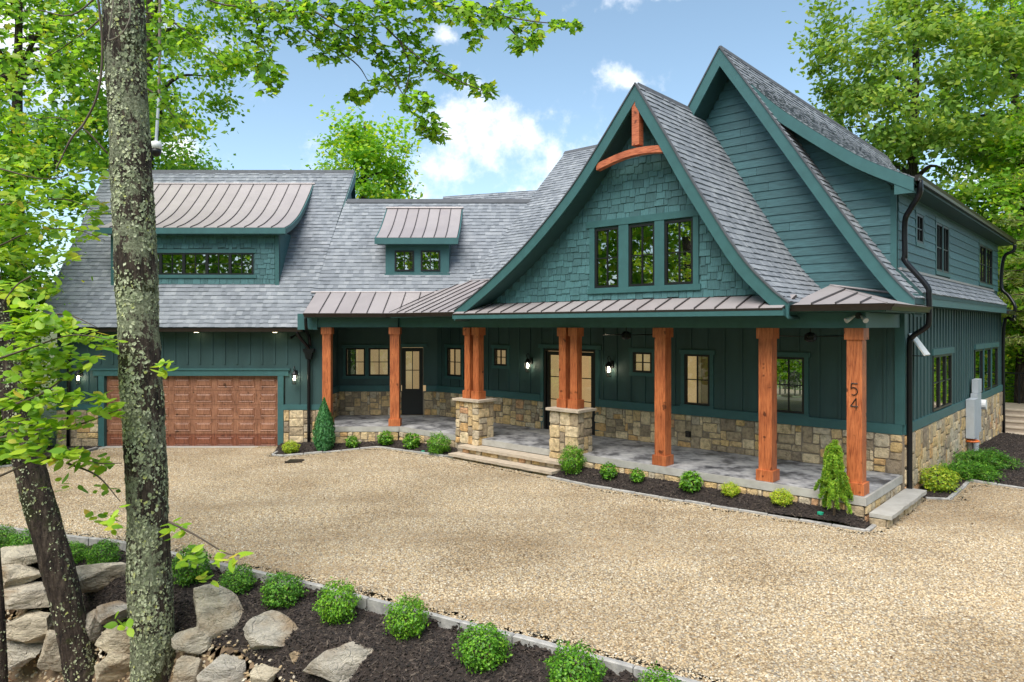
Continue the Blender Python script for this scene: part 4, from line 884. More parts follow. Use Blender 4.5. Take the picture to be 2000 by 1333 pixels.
# upper right wall
hu = [(3.75, 4.3, 4.45, 5.03), (5.55, 6.85, 3.98, 5.05), (11.0, 13.2, 3.98, 5.05)]
upw = cells(WU, 2.32, 14.3, 3.5, 5.4, hu, -.1, 0).build('upper_wall', 'siding', house)
z = 3.84
while z < 5.32:
    xs = [2.36] + [x for h in hu if h[2] - .1 < z + .09 < h[3] + .1 for x in (h[0] - .12, h[1] + .12)] + [14.3]
    for a0, a1 in zip(xs[::2], xs[1::2]):
        if a1 - a0 > .05: MB().add([WU(a0, .03, z), WU(a1, .03, z), WU(a1, .012, z + .18), WU(a0, .012, z + .18), WU(a0, .001, z), WU(a1, .001, z), WU(a1, .001, z + .18), WU(a0, .001, z + .18)], [(0, 1, 2, 3), (4, 5, 1, 0), (2, 6, 7, 3), (0, 3, 7, 4), (1, 5, 6, 2)]).build('lap_board', 'lap', upw)
    z += .176
window(WU, *hu[0], 2, 2, 'glass_upper')
for k in range(2): window(WU, 5.55 + k * .68, 6.17 + k * .68, 3.98, 5.05, 2, 2, 'glass_upper')
for k in range(2): window(WU, 11.0 + k * 1.15, 12.05 + k * 1.15, 3.98, 5.05, 2, 2, 'glass_upper')
MB().box(M, -1.6, -1.5, 2.6, 14.2, 3.2, 6).build('room_wall', 'room_dark', house)
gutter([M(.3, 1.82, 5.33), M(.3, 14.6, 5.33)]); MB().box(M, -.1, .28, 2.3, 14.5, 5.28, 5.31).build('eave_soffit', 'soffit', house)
# lower right eave: the foot of the steep roof
ler = roof('roof', [(.32, 3.36), (-.1, 3.84)], eU, 2.3, 12.9, 8, th=.08); MB().box(M, .27, .31, 1.75, 12.9, 3.14, 3.33).box(M, .0, .27, 2.3, 12.9, 3.14, 3.17).build('eave_fascia', 'trim', house)
MB().box(WU, 2.3, 13.2, .0, .06, 3.8, 3.845).build('roof_flashing', 'metal_roof', house) if False else MB().box(M, -.09, -.03, 2.36, 13.2, 3.80, 3.85).build('roof_flashing', 'metal_roof', house)
gutter([M(.30, 12.95, 3.12), M(.30, 14.4, 3.12)]); MB().box(M, -.05, .3, 12.95, 14.4, 3.2, 3.26).build('eave_soffit', 'soffit', house)
# downspouts
def spout(pts, r=.05): return MB().tube(smooth_pts(pts, 4), r, 10).build('downspout', 'black_pipe', house, True)
spout([M(.34, 2.0, 5.36), M(.33, 2.02, 5.12), M(.12, 2.3, 4.9), M(.02, 2.38, 4.7), M(.02, 2.38, 4.1), M(.03, 2.38, 3.95), M(.36, 2.42, 3.5), M(.40, 2.42, 3.3), M(.40, 2.42, 2.85), M(.34, 2.42, 2.72), M(.13, 2.4, 2.55), M(.09, 2.4, 2.3), M(.09, 2.4, .5), M(.09, 2.4, -.5)])
spout([M(.34, 14.45, 5.3), M(.3, 14.45, 5.1), M(.06, 14.4, 4.9), M(.0, 14.4, 4.0), M(.2, 14.3, 3.7), M(.36, 14.2, 3.4), M(.36, 14.2, 3.2)]); spout([M(.34, 14.35, 3.1), M(.3, 14.35, 2.95), M(.06, 14.35, 2.7), M(.06, 14.35, -.7)])
spout([G(-5.62, 18.95, 3.0), G(-5.62, 19.0, 2.75), G(-5.72, 19.4, 2.6), G(-5.74, 19.7, 2.45), G(-5.74, 19.78, 2.2)], .045)
spout([G(-6.0, 19.42, 2.6), G(-5.95, 19.5, 2.45), G(-5.80, 19.7, 2.2), G(-5.76, 19.76, 2.1)], .045); spout([G(-5.78, 19.8, 1.9), G(-5.78, 19.8, 1.2), G(-5.78, 19.8, -.75)], .045)
chd = MB(); chd.prism([(-.16, 2.12), (.16, 2.12), (.15, 2.03), (.11, 2.0), (.07, 1.82), (-.07, 1.82), (-.11, 2.0), (-.15, 2.03)], lambda a, z, o: Vector((-5.77 + a, 19.86 - o, z)), 0, .15).build('conductor_head', 'black_pipe', house)
spout([G(-12.6, 19.42, 2.6), G(-12.6, 19.5, 2.45), G(-12.62, 19.8, 2.1), G(-12.62, 19.8, -.75)], .045)
for k in ('stone', 'shingle', 'shake'): flush(k, house)

# ------------------------------------------------------------------ plants
def leaf_mesh_arrays(C, Nrm, size, rg, shape='diamond', asp=.55, droop=None):
    """many leaves at points C with normals Nrm; returns verts, faces"""
    n = len(C); Nrm = Nrm / np.maximum(1e-6, np.linalg.norm(Nrm, axis=1, keepdims=True)); r = rg.normal(size=(n, 3)) if droop is None else droop
    T = r - Nrm * np.sum(r * Nrm, 1, keepdims=True); T /= np.maximum(1e-6, np.linalg.norm(T, axis=1, keepdims=True)); Bn = np.cross(Nrm, T)
    s = size * rg.uniform(.65, 1.25, (n, 1)); T = T * s; Bn = Bn * s * asp
    if shape == 'diamond':
        V = np.stack([C - T * .5, C + Bn * .5 - Nrm * s * .08, C + T * .5, C - Bn * .5 - Nrm * s * .08], 1); F = np.arange(n * 4).reshape(n, 4); return V.reshape(-1, 3), F
    prof = {'maple': [(0, 0), (.10, .28), (.48, .12), (.36, .38), (.62, .62), (.28, .66), (0, 1.05)], 'beech': [(0, 0), (.30, .18), (.42, .45), (.30, .75), (0, 1.05)]}[shape]
    k = len(prof); P = [(0, .02)] + prof[1:-1] + [prof[-1]] ; V = []
    for x, y in prof: V.append(C + Bn * x - Nrm * s * (.14 * abs(x)) + T * (y - .1) - Nrm * s * .10 * y * y)
    for x, y in prof[1:-1]: V.append(C - Bn * x - Nrm * s * (.14 * abs(x)) + T * (y - .1) - Nrm * s * .10 * y * y)
    m = len(V); V = np.stack(V, 1).reshape(-1, 3); base = np.arange(n)[:, None] * m; fs = []
    R_ = list(range(k)); Lf = [0] + list(range(k, m)) + [k - 1]
    for a, b in zip(range(1, k - 1), range(2, k)): fs.append((0, R_[a], R_[b]))
    for a, b in zip(range(1, k - 1), range(2, k)): fs.append((0, Lf[b], Lf[a]))
    F = np.concatenate([base + np.array(f)[None, :] for f in fs]); return V, F
def tree(name, label, base, H, crown, seed, nclump, per, leaf, lmat, trunk_r=.22, bark='bark_plain', group=None, lean=(0, 0), clump=.6, flat=.55, limbs=16, th=.92, shell=.55):
    """crown = (centre height, half width, half height)"""
    rg = np.random.default_rng(seed); r = random.Random(seed); base = Vector(base); t = empty(name, base, label, 'tree', group); cz, rw, rh = crown
    top = base + Vector((lean[0], lean[1], H * th)); n = 10; pts = []
    for i in range(n + 1):
        k = i / n; pts.append(base.lerp(top, k) + Vector((math.sin(k * 5 + seed) * .12, math.cos(k * 4 + seed * 2) * .12, 0)) * (1 if i else 0))
    m = MB(); m.tube([base - Vector((0, 0, .3))] + pts, [trunk_r * 1.5] + [trunk_r * (1.15 - 1.0 * (i / n) ** .8) + .015 for i in range(n + 1)], 9)
    C = np.array([base.x + lean[0] * .7, base.y + lean[1] * .7, base.z + cz]); d = rg.normal(size=(nclump, 3)); d /= np.linalg.norm(d, axis=1, keepdims=True); rad = (shell + (1 - shell) * rg.random((nclump, 1)) ** .6) * (.82 + .25 * np.sin(d[:, :1] * 5 + seed) * np.cos(d[:, 2:] * 4))
    K = C + d * rad * np.array([rw, rw, rh])
    for i in range(min(limbs, nclump)):
        e = Vector(K[i * nclump // limbs]); zc = max(base.z + .25 * H, min(top.z - .1, e.z - r.uniform(.2, .5) * (Vector((e.x - base.x, e.y - base.y, 0)).length))); k = (zc - base.z) / (top.z - base.z); s = base.lerp(top, k)
        mid = s.lerp(e, .5) + Vector((r.uniform(-.2, .2), r.uniform(-.2, .2), .15 * (e - s).length)); rr = trunk_r * (.55 - .35 * k); p = smooth_pts([s, mid, e], 4)
        m.tube(p, [max(.01, rr * (1 - .9 * q / (len(p) - 1))) for q in range(len(p))], 5, False)
    m.build('trunk', bark, t, True)
    idx = np.repeat(np.arange(nclump), per); off = rg.normal(size=(len(idx), 3)) * clump * .82 * np.array([1, 1, flat]) * rg.uniform(.6, 1.3, (nclump, 1))[idx]; P = K[idx] + off
    Nn = rg.normal(size=(len(idx), 3)) * .75 + np.array([0, 0, .9]) + d[idx] * .5; V, F = leaf_mesh_arrays(P, Nn, leaf, rg, asp=.62)
    nobj('crown', V, F, lmat, t); return t
# forest behind the garage, left to right
FG = 'trees of the wood around the house'
LT = [('broadleaf_tree', 'broadleaf tree at the far left edge behind the leaning trunk', (-15.5, 17.5), 13, (7.6, 3.6, 5.4), 101, 105, 180, .2, 'leaf_bright'),
      ('broadleaf_tree', 'tall tree left of the garage roof, its crown reaching the top left corner', (-17.0, 24.0), 19, (12.5, 4.6, 6.2), 102, 95, 150, .25, 'leaf_forest'),
      ('broadleaf_tree', 'tall thin tree behind the lichen trunk and the garage ridge', (-13.8, 26.5), 21, (14.5, 4.0, 6.0), 103, 75, 150, .23, 'leaf_forest'),
      ('broadleaf_tree', 'low bushy tree beside the left garage wall', (-16.2, 20.6), 7.5, (4.0, 2.6, 3.4), 104, 110, 180, .16, 'leaf_forest'),
      ('broadleaf_tree', 'young tree left of the left garage downspout', (-14.6, 18.7), 5.0, (2.6, 1.6, 2.2), 105, 60, 170, .13, 'leaf_bright'),
      ('broadleaf_tree', 'distant tree filling the gap at the left edge below the canopy', (-24.0, 26.0), 15, (8.5, 5.0, 6.5), 106, 150, 150, .27, 'leaf_deep'),
      ('broadleaf_tree', 'small crown top showing over the garage ridge beside the camera pole', (-14.6, 32.0), 12.3, (9.9, 2.0, 2.2), 107, 60, 150, .2, 'leaf_deep'),
      ('broadleaf_tree', 'round leafy tree rising behind the joint of garage and wing roofs', (-7.1, 33.5), 15.0, (10.6, 2.6, 3.9), 108, 80, 130, .25, 'leaf_bright'),
      ('broadleaf_tree', 'tiny tree top peeping over the wing ridge', (-3.3, 36.0), 10.0, (8.7, .8, 1.0), 109, 14, 90, .2, 'leaf_bright'),
      ('broadleaf_tree', 'great spreading tree behind the tall gable roof at right', (15.8, 27.5), 19.0, (12.6, 4.9, 5.9), 110, 140, 150, .25, 'leaf_oak'),
      ('broadleaf_tree', 'tall narrow tree at the top right corner', (21.2, 29.5), 20.5, (14.0, 2.8, 6.5), 111, 80, 150, .24, 'leaf_forest'),
      ('broadleaf_tree', 'leafy tree just past the upper gutter at the right', (18.8, 25.6), 11.5, (7.2, 3.1, 4.4), 112, 110, 160, .22, 'leaf_bright'),
      ('broadleaf_tree', 'bushy tree behind the deck rail at the right edge', (21.5, 26.0), 8.5, (4.0, 3.2, 4.0), 113, 150, 180, .17, 'leaf_bright'),
      ('broadleaf_tree', 'dark tree trunk and crown beyond the far downspout', (17.8, 27.5), 9.5, (4.2, 2.6, 4.4), 114, 120, 170, .18, 'leaf_forest'),
      ('broadleaf_tree', 'tree seen through the porch window behind the deck', (13.0, 33.0), 9.0, (3.8, 3.5, 4.0), 115, 110, 160, .2, 'leaf_bright'),
      ('broadleaf_tree', 'distant broad tree closing the view at far right', (28.0, 33.0), 15.0, (8.0, 5.0, 7.0), 116, 170, 160, .24, 'leaf_forest')]
for nm, lb, (x, y), H, cr_, sd, nc, per, lf, lm in LT:
    tree(nm, lb, (x, y, terr(x, y) - .1), H, cr_, sd, nc, per, lf, lm, trunk_r=.12 + H * .011, group=FG)
def pine(name, label, base, H, seed, lmat='leaf_pine'):
    rg = np.random.default_rng(seed); r = random.Random(seed); base = Vector(base); t = empty(name, base, label, 'tree'); m = MB(); m.tube([base - Vector((0, 0, .3)), base + Vector((0, 0, H))], [.2, .03], 8); Cs = []; Ns = []
    for k in range(60):
        z = H * (.25 + .72 * k / 60); l = (1 - k / 64) * H * .27 + .3; a = r.uniform(0, 6.28); s = base + Vector((0, 0, z)); e = s + Vector((math.cos(a) * l, math.sin(a) * l, r.uniform(-.1, .35))); m.tube([s, s.lerp(e, .5) + Vector((0, 0, .1)), e], [.035, .02, .006], 4, False)
        n = int(330 * l / 3) + 60; q = rg.random((n, 1)) ** .6; P = np.array(s) * (1 - q) + np.array(e) * q + rg.normal(size=(n, 3)) * np.array([.22, .22, .09]); Cs.append(P); Ns.append(rg.normal(size=(n, 3)) * .5 + np.array([0, 0, 1]))
    m.build('trunk', 'bark_plain', t, True); P = np.concatenate(Cs); V, F = leaf_mesh_arrays(P, np.concatenate(Ns), .2, rg, asp=.12); nobj('crown', V, F, lmat, t)
pine('pine_tree', 'feathery yellow-green pine at the right edge', (18.3, 22.6, terr(18.3, 22.6)), 12.0, 120)
pine('pine_tree', 'distant bare-topped conifer tip over the garage ridge', (-11.2, 36, terr(-11, 36)), 11.0, 121)
# undergrowth
def bush(name, label, base, rw, rh, seed, nclump, per, leaf, lmat, cat='bush', group=None):
    rg = np.random.default_rng(seed); base = Vector(base); t = empty(name, base, label, cat, group); d = rg.normal(size=(nclump, 3)); d[:, 2] = np.abs(d[:, 2]); d /= np.linalg.norm(d, axis=1, keepdims=True)
    K = np.array(base) + d * rg.uniform(.3, 1, (nclump, 1)) * np.array([rw, rw, rh]); m = MB()
    for k in K[::max(1, nclump // 10)]: m.tube([base, base.lerp(Vector(k), .5) + Vector((0, 0, .1 * rh)), Vector(k)], [.02, .014, .006], 4, False)
    m.build('stems', 'twig', t, True); idx = np.repeat(np.arange(nclump), per); P = K[idx] + rg.normal(size=(len(idx), 3)) * .22 * rw / 1.2; V, F = leaf_mesh_arrays(P, rg.normal(size=(len(idx), 3)) * .6 + np.array([0, 0, 1]), leaf, rg, asp=.6); nobj('foliage', V, F, lmat, t); return t
UG = [(-13.9, 18.9, 1.2, 1.5, 'leaf_forest', 'green bush against the left garage corner'), (-15.6, 16.6, 1.5, 1.6, 'leaf_bright', 'bush at the left edge beyond the driveway edging'), (-13.6, 16.9, 1.1, .9, 'leaf_deep', 'low bush by the left bend of the edging'),
      (-18.0, 18.5, 2.0, 2.4, 'leaf_deep', 'dark bush deep in the wood at left'), (19.6, 22.8, 1.6, 2.2, 'leaf_bright', 'bush behind the deck rail post'), (20.4, 28.5, 2.4, 2.8, 'leaf_bright', 'tall bush behind the outside stairs'), (22.5, 23.5, 2.2, 2.6, 'leaf_forest', 'bush at the right edge beyond the deck')]
for i, (x, y, rw, rh, lm, lb) in enumerate(UG): bush('bush', lb, (x, y, terr(x, y)), rw, rh, 200 + i, 60, 110, .12, lm, group='undergrowth at the edge of the wood')

# near trunks
def near_trunk(name, label, pts, rad, seed, mat, flakes, flen):
    r = random.Random(seed); P = smooth_pts(pts, 20); rr = [rad[0] + (rad[1] - rad[0]) * i / (len(P) - 1) for i in range(len(P))]; n = 72; V = []; F = []
    base = Vector(pts[0]); t = empty(name, base, label, 'tree')
    for i, p in enumerate(P):
        flare = 1 + .5 * math.exp(-i / 4.0)
        for k in range(n):
            a = 2 * math.pi * k / n; dv = Vector((math.cos(a), math.sin(a), 0)); q = p + dv * rr[i]
            b = mnoise.noise(Vector((q.x * 2, q.y * 2, q.z * 1.2 + seed))) * .10 + mnoise.noise(Vector((a * 4, q.z * 2.5, seed))) * .05 + mnoise.noise(Vector((a * 9, q.z * 3, seed + 9))) * .07 + mnoise.noise(Vector((a * 16, q.z * 11, seed + 4))) * .04
            V.append(p + dv * rr[i] * (flare * (1 + b)))
    for i in range(len(P) - 1):
        for k in range(n): F.append((i * n + k, i * n + (k + 1) % n, (i + 1) * n + (k + 1) % n, (i + 1) * n + k))
    raw('trunk', V, F, mat, t, True)
    # lichen crusts as small curled scales
    m = MB()
    for _ in range(flakes):
        i = r.randrange(len(P) - 1); k = r.randrange(n); f = r.random(); g_ = r.random(); k1 = (k + 1) % n; q = V[i * n + k].lerp(V[i * n + k1], g_).lerp(V[(i + 1) * n + k].lerp(V[(i + 1) * n + k1], g_), f); c = P[i].lerp(P[i + 1], f); nr = (q - c); nr.z = 0; nr.normalize()
        if mnoise.noise(Vector((q.x * 3.0, q.y * 3.0, q.z * 1.6 + seed))) + .6 * mnoise.noise(q * 13) < r.uniform(-.3, .35): continue
        tx = Vector((-nr.y, nr.x, 0)); up = Vector((0, 0, 1)); s = r.random() ** 2 * flen + .004; a0 = r.uniform(0, 6.28); rim = []
        for j in range(6): a = a0 + j * 1.047; rim.append(q + (tx * math.cos(a) + up * math.sin(a) * 1.15) * s * r.uniform(.3, 1.3) + nr * r.uniform(.001, .012))
        m.add([q + nr * .004] + rim, [(0, j + 1, (j + 1) % 6 + 1) for j in range(6)])
    o = m.build('lichen', 'lichen', t); o['kind'] = 'stuff'; return t
big = near_trunk('lichen_tree', 'straight foreground trunk crusted with pale green lichen and moss', [at(303, 1420, 8.3), at(298, 1250, 8.3), at(290, 1050, 8.3), at(283, 850, 8.3), at(272, 650, 8.3), at(262, 450, 8.3), at(253, 250, 8.3), at(243, 60, 8.3), at(236, -150, 8.3), at(226, -420, 8.4), at(215, -800, 8.4)], (.232, .205), 3, 'bark_lichen', 42000, .022)
lean_ = near_trunk('leaning_tree', 'dark foreground trunk leaning left, at the foot of the boulders', [at(172, 1345, 9.4), at(150, 1260, 9.4), at(118, 1130, 9.4), at(82, 1000, 9.4), at(50, 880, 9.4), at(22, 760, 9.4), at(-5, 640, 9.4), at(-50, 440, 9.4), at(-110, 180, 9.4)], (.205, .15), 5, 'bark_dark', 9000, .018)
near_trunk('cut_off_tree', 'thin dark trunk just entering at the lower left corner', [at(5, 1400, 8.8), at(0, 1250, 8.8), at(-8, 1100, 8.8), at(-30, 800, 8.8)], (.075, .05), 8, 'bark_dark', 300, .015)
# bare hanging vine and side twigs on the lichen trunk
MB().tube(smooth_pts([at(228, -40, 8.0), at(214, 60, 8.0), at(216, 78, 8.0), at(243, 60, 7.95), at(255, 20, 7.95), at(238, -40, 8.0)], 5), .008, 5).build('bare_vine', 'pale_twig', big)
MB().tube(smooth_pts([at(190, -20, 8.1), at(200, 90, 8.1), at(192, 180, 8.1), at(165, 240, 8.1), at(140, 270, 8.0), at(110, 330, 8.0)], 5), [.014] * 22 + [.009] * 4, 5).build('bare_vine', 'twig', big)

# leaves that hang close to the camera
def spray(thing_name, label, leafmat, shape, size, asp, twigs, clusters, Y0, dY, seed, droop, limit=300, cat='tree', twigmat='twig', nz_=1.0):
    rg = np.random.default_rng(seed); r = random.Random(seed); o0 = at(*twigs[0][0][:2], Y0); t = empty(thing_name, o0, label, cat)
    for tw in twigs:
        p = [at(x, y, Y0 + (tw[0][2] if len(tw[0]) > 2 else 0)) for x, y, *_ in tw]; p = smooth_pts(p, 5); n = len(p)
        MB().tube(p, [.012 * (1 - .8 * i / (n - 1)) + .002 for i in range(n)], 5).build('twig', twigmat, t, True)
    Cs = []
    for cx, cy, rx, ry, n in clusters:
        dy = r.uniform(-dY, dY)
        for _ in range(n):
            a = r.uniform(0, 6.28); q = math.sqrt(r.random()); Cs.append(at(cx + rx * q * math.cos(a), cy + ry * q * math.sin(a), Y0 + dy + r.uniform(-.35, .35) * dY))
    C = np.array([list(c) for c in Cs]); n = len(C); Nn = rg.normal(size=(n, 3)) * .55 + np.array([0, -.35, nz_]); D = rg.normal(size=(n, 3)) * np.array([1, 1, .35]) + np.array([0, 0, -droop])
    order = rg.permutation(n); sel, rest = order[:limit], order[limit:]
    v0, f0 = leaf_mesh_arrays(np.zeros((1, 3)), np.array([[0., 0., 1.]]), 1.0, np.random.default_rng(1), shape, asp, np.array([[0., 1., 0.]])); v0 /= 1.0
    me = npmesh('leaf', v0, f0, leafmat)
    for i in sel:
        N_ = Vector(Nn[i]).normalized(); T = Vector(D[i]); T = (T - N_ * T.dot(N_)).normalized(); Bn = N_.cross(T) * -1; Bn = T.cross(N_); s = size * r.uniform(.65, 1.25)
        o = bpy.data.objects.new('leaf', me); COL.objects.link(o); setpar(o, t); mt = Matrix((Bn * s, T * s, N_ * s)).transposed().to_4x4(); mt.translation = Vector(C[i]); o.matrix_basis = mt
    if len(rest):
        V, F = leaf_mesh_arrays(C[rest], Nn[rest], size, rg, shape, asp, D[rest]); o = nobj('leaf', V, F, leafmat, t); o['kind'] = 'stuff'
    return t
mt_ = [[(560, -60), (600, 10), (690, 70), (740, 110), (790, 190), (835, 262)], [(640, -60), (720, 20), (780, 80), (840, 130), (900, 160), (960, 185)], [(760, -60), (850, 5), (950, 25), (1040, 42), (1140, 50)],
       [(470, -60), (500, 40), (520, 110), (545, 170)], [(560, 0), (600, 60), (690, 120), (720, 160)], [(780, 80), (800, 130), (790, 190)], [(950, 25), (1000, 60), (1020, 95)], [(300, -60), (420, 5), (520, 15), (640, 30)], [(720, 20), (800, -10), (900, -40)]]
mc = [(520, 45, 50, 40, 119), (505, 100, 30, 35, 76), (530, 150, 32, 38, 85), (560, 20, 60, 22, 102), (600, 60, 50, 35, 93), (650, 100, 50, 25, 93), (690, 75, 45, 30, 85), (640, 20, 70, 24, 119), (720, 25, 60, 28, 119), (700, 185, 26, 14, 47), (740, 165, 32, 22, 68), (760, 110, 45, 28, 93),
      (800, 60, 45, 30, 102), (790, 150, 34, 24, 76), (815, 200, 32, 22, 81), (840, 245, 28, 26, 88), (855, 268, 18, 12, 34), (830, 110, 32, 28, 76), (865, 140, 30, 16, 54), (905, 155, 28, 14, 51), (945, 178, 24, 16, 51), (880, 20, 50, 24, 102), (930, 30, 42, 24, 85), (925, 75, 18, 22, 44), (975, 30, 34, 20, 68),
      (1025, 35, 32, 26, 81), (1020, 85, 30, 18, 51), (1045, 70, 16, 16, 30), (1090, 48, 20, 10, 30), (1128, 50, 18, 10, 27), (440, 5, 50, 12, 68), (480, 20, 30, 18, 51), (800, 5, 70, 14, 102), (1000, 5, 40, 10, 40)]
spray('overhanging_maple', 'maple boughs hanging into the sky from above', 'leaf_maple', 'maple', .11, .66, mt_, mc, 8.0, .5, 301, .9)
mt2 = [[(215, 20), (170, 60), (120, 95), (60, 130), (0, 150)], [(205, -20), (140, 30), (70, 20), (0, 30)], [(270, 20), (330, 40), (400, 90), (440, 130)], [(265, 160), (310, 190), (340, 230), (365, 260)], [(210, 300), (160, 250), (100, 230), (20, 250)]]
mc2 = [(60, 60, 70, 40, 70), (130, 40, 60, 35, 60), (40, 120, 55, 30, 55), (110, 110, 60, 32, 60), (170, 90, 36, 30, 35), (60, 180, 70, 30, 60), (150, 160, 50, 30, 45), (40, 240, 50, 25, 40), (120, 240, 60, 28, 50), (180, 215, 30, 25, 28), (320, 30, 34, 28, 34), (360, 75, 40, 26, 38), (310, 90, 24, 22, 22), (410, 120, 34, 18, 26), (325, 190, 24, 20, 24), (345, 235, 34, 16, 28), (60, 310, 60, 28, 46), (140, 320, 50, 26, 40), (30, 10, 40, 20, 40), (330, 140, 26, 16, 20)]
spray('side_maple', 'maple boughs beside the lichen trunk at the upper left', 'leaf_maple', 'maple', .13, .62, mt2, mc2, 9.4, .9, 302, .7)
bt = [[(0, 700), (60, 680), (140, 655), (225, 665)], [(0, 800), (80, 770), (150, 720), (200, 690)], [(-20, 860), (70, 840), (150, 830), (235, 800)], [(0, 930), (100, 890), (190, 905), (238, 905)], [(-20, 640), (60, 620), (130, 615), (190, 640)], [(130, 905), (190, 930), (235, 980)], [(330, 1020), (380, 1045), (440, 1080), (470, 1085)], [(60, 540), (30, 560), (0, 600)], [(330, 715), (300, 710)]]
bc = [(40, 640, 50, 22, 66), (100, 630, 50, 20, 71), (155, 650, 40, 20, 54), (205, 668, 28, 14, 35), (40, 690, 50, 22, 63), (100, 690, 44, 20, 54), (50, 735, 55, 20, 66), (130, 725, 40, 18, 32), (170, 700, 22, 18, 16), (40, 780, 55, 20, 66), (110, 775, 46, 20, 54), (190, 785, 34, 20, 32), (60, 830, 60, 22, 71), (140, 825, 36, 16, 24), (30, 875, 40, 22, 51), (90, 880, 50, 24, 71), (150, 890, 34, 20, 29), (200, 905, 24, 16, 18), (225, 800, 16, 16, 13), (320, 715, 10, 14, 15), (120, 950, 40, 12, 9), (205, 955, 26, 10, 8), (195, 1010, 26, 16, 11), (345, 1035, 22, 22, 13), (375, 1085, 28, 22, 18), (400, 1130, 18, 14, 8), (445, 1085, 30, 14, 13), (240, 1210, 20, 22, 9), (225, 1010, 18, 26, 9), (20, 560, 30, 18, 27), (60, 600, 40, 12, 31)]
spray('beech_sapling', 'young beech with flat layers of bright leaves at the left edge', 'leaf_beech', 'beech', .135, .68, bt, bc, 7.7, .5, 303, .35, nz_=1.4)
bc2 = [(40, 380, 60, 30, 100), (130, 380, 50, 28, 80), (180, 410, 30, 24, 44), (60, 440, 60, 26, 88), (150, 450, 50, 22, 68), (40, 500, 50, 24, 68), (110, 500, 44, 20, 52), (170, 340, 36, 24, 48), (90, 560, 40, 20, 44), (20, 330, 40, 30, 60)]
bt2 = [[(0, 400), (60, 395), (130, 390), (200, 420)], [(0, 480), (70, 450), (150, 450), (205, 470)], [(0, 330), (90, 350), (180, 330)]]
spray('beech_tree', 'upper layers of bright beech leaves left of the lichen trunk', 'leaf_beech', 'beech', .15, .68, bt2, bc2, 10.4, .8, 304, .35, nz_=1.3)

# shrubs
def ball_mesh(seed, n, leaf, mat, squash=.92, up=.6):
    rg = np.random.default_rng(seed); d = rg.normal(size=(n, 3)); d /= np.linalg.norm(d, axis=1, keepdims=True); bumpy = 1 + .15 * np.sin(d[:, :1] * 6 + seed) * np.cos(d[:, 1:2] * 7 + seed) + .10 * np.sin(d[:, 2:] * 8 + d[:, :1] * 5 + seed * 2)
    rad = (.55 + .45 * rg.random((n, 1)) ** .45) * bumpy + rg.random((n, 1)) ** 7 * .24; P = d * rad * np.array([1, 1, squash]) + np.array([0, 0, squash * .92]); V, F = leaf_mesh_arrays(P, d + rg.normal(size=(n, 3)) * .6 + np.array([0, 0, up]), leaf, rg, asp=.55); return npmesh('foliage', V, F, mat)
def stem_mesh(seed):
    r = random.Random(seed); m = MB()
    for k in range(9): a = r.uniform(0, 6.28); q = r.uniform(.2, .7); m.tube([Vector((0, 0, -.03)), Vector((math.cos(a) * q * .4, math.sin(a) * q * .4, .4)), Vector((math.cos(a) * q, math.sin(a) * q, r.uniform(.6, 1.3)))], [.05, .035, .012], 5, False)
    me = bpy.data.meshes.new('stems'); me.from_pydata([tuple(v) for v in m.v], [], m.f); me.materials.append(MATS['shrub_stem']); return me
BALL = [ball_mesh(400 + k, 3000, .135, 'leaf_box') for k in range(3)] + [ball_mesh(410 + k, 3000, .135, 'leaf_box_bright') for k in range(2)]; STEM = [stem_mesh(k) for k in range(3)]
def shrub(label, X, Y, rad, me, k, group, cat='shrub', name='boxwood', sq=1.0, z=None):
    z = terr(X, Y) + .03 + bed_rise(X, Y) if z is None else z; t = empty(name, (X, Y, z), label, cat, group)
    for nm, mesh in (('foliage', me), ('stems', STEM[k % 3])):
        o = bpy.data.objects.new(nm, mesh); COL.objects.link(o); o.parent = t; o.scale = (rad, rad, rad * sq); o.rotation_euler = (0, 0, k * 1.3)
    return t
GF = 'boxwood balls along the foreground edging'
FR = [(-8.19, 11.19, 0.200, 'boxwood cut by the left edge of the foreground row'), (-7.66, 10.93, 0.200, 'boxwood right of the leaning trunk top, second from the left edge'), (-6.66, 10.55, 0.208, 'boxwood between the two trunks, farther of the pair'), (-6.02, 10.25, 0.208, 'boxwood just left of the lichen trunk'),
      (-4.32, 9.38, 0.244, 'boxwood just right of the lichen trunk, under beech leaves'), (-3.52, 8.94, 0.217, 'boxwood second to the right of the lichen trunk'), (-2.80, 8.46, 0.226, 'boxwood behind the cracked tan boulder'), (-1.99, 7.95, 0.235, 'boxwood third from the bottom edge, above the bare mulch'),
      (-1.12, 7.47, 0.226, 'boxwood beside the chipped edging stones'), (-.29, 6.9, 0.235, 'boxwood second from the bottom edge in the foreground row'), (.57, 6.36, 0.270, 'largest boxwood at the bottom edge of the picture'), (1.24, 5.86, 0.226, 'boxwood tip cut by the bottom edge, right end of the row')]
for k, (x, y, r_, lb) in enumerate(FR): shrub(lb, x, y, r_ * (1 + .07 * math.sin(k * 2.3)), BALL[(k * 2) % 3] if k < 7 else BALL[3 + k % 2], k, GF, sq=1 + .1 * math.cos(k * 1.7))
pb = [(mxy(-9.78, -.42), .29, 3, 'bright boxwood left of the front steps', 1.0), (mxy(-5.66, -.32), .265, 4, 'bright cone-shaped boxwood right of the front steps', 1.2)]
for k, ((x, y), r_, b, lb, sq) in enumerate(pb): shrub(lb, x, y, r_, BALL[b], 20 + k, 'boxwoods flanking the steps', sq=sq)
LOOSE = [ball_mesh(420 + k, 620, .36, 'leaf_box_bright', .95, 1.2) for k in range(2)]
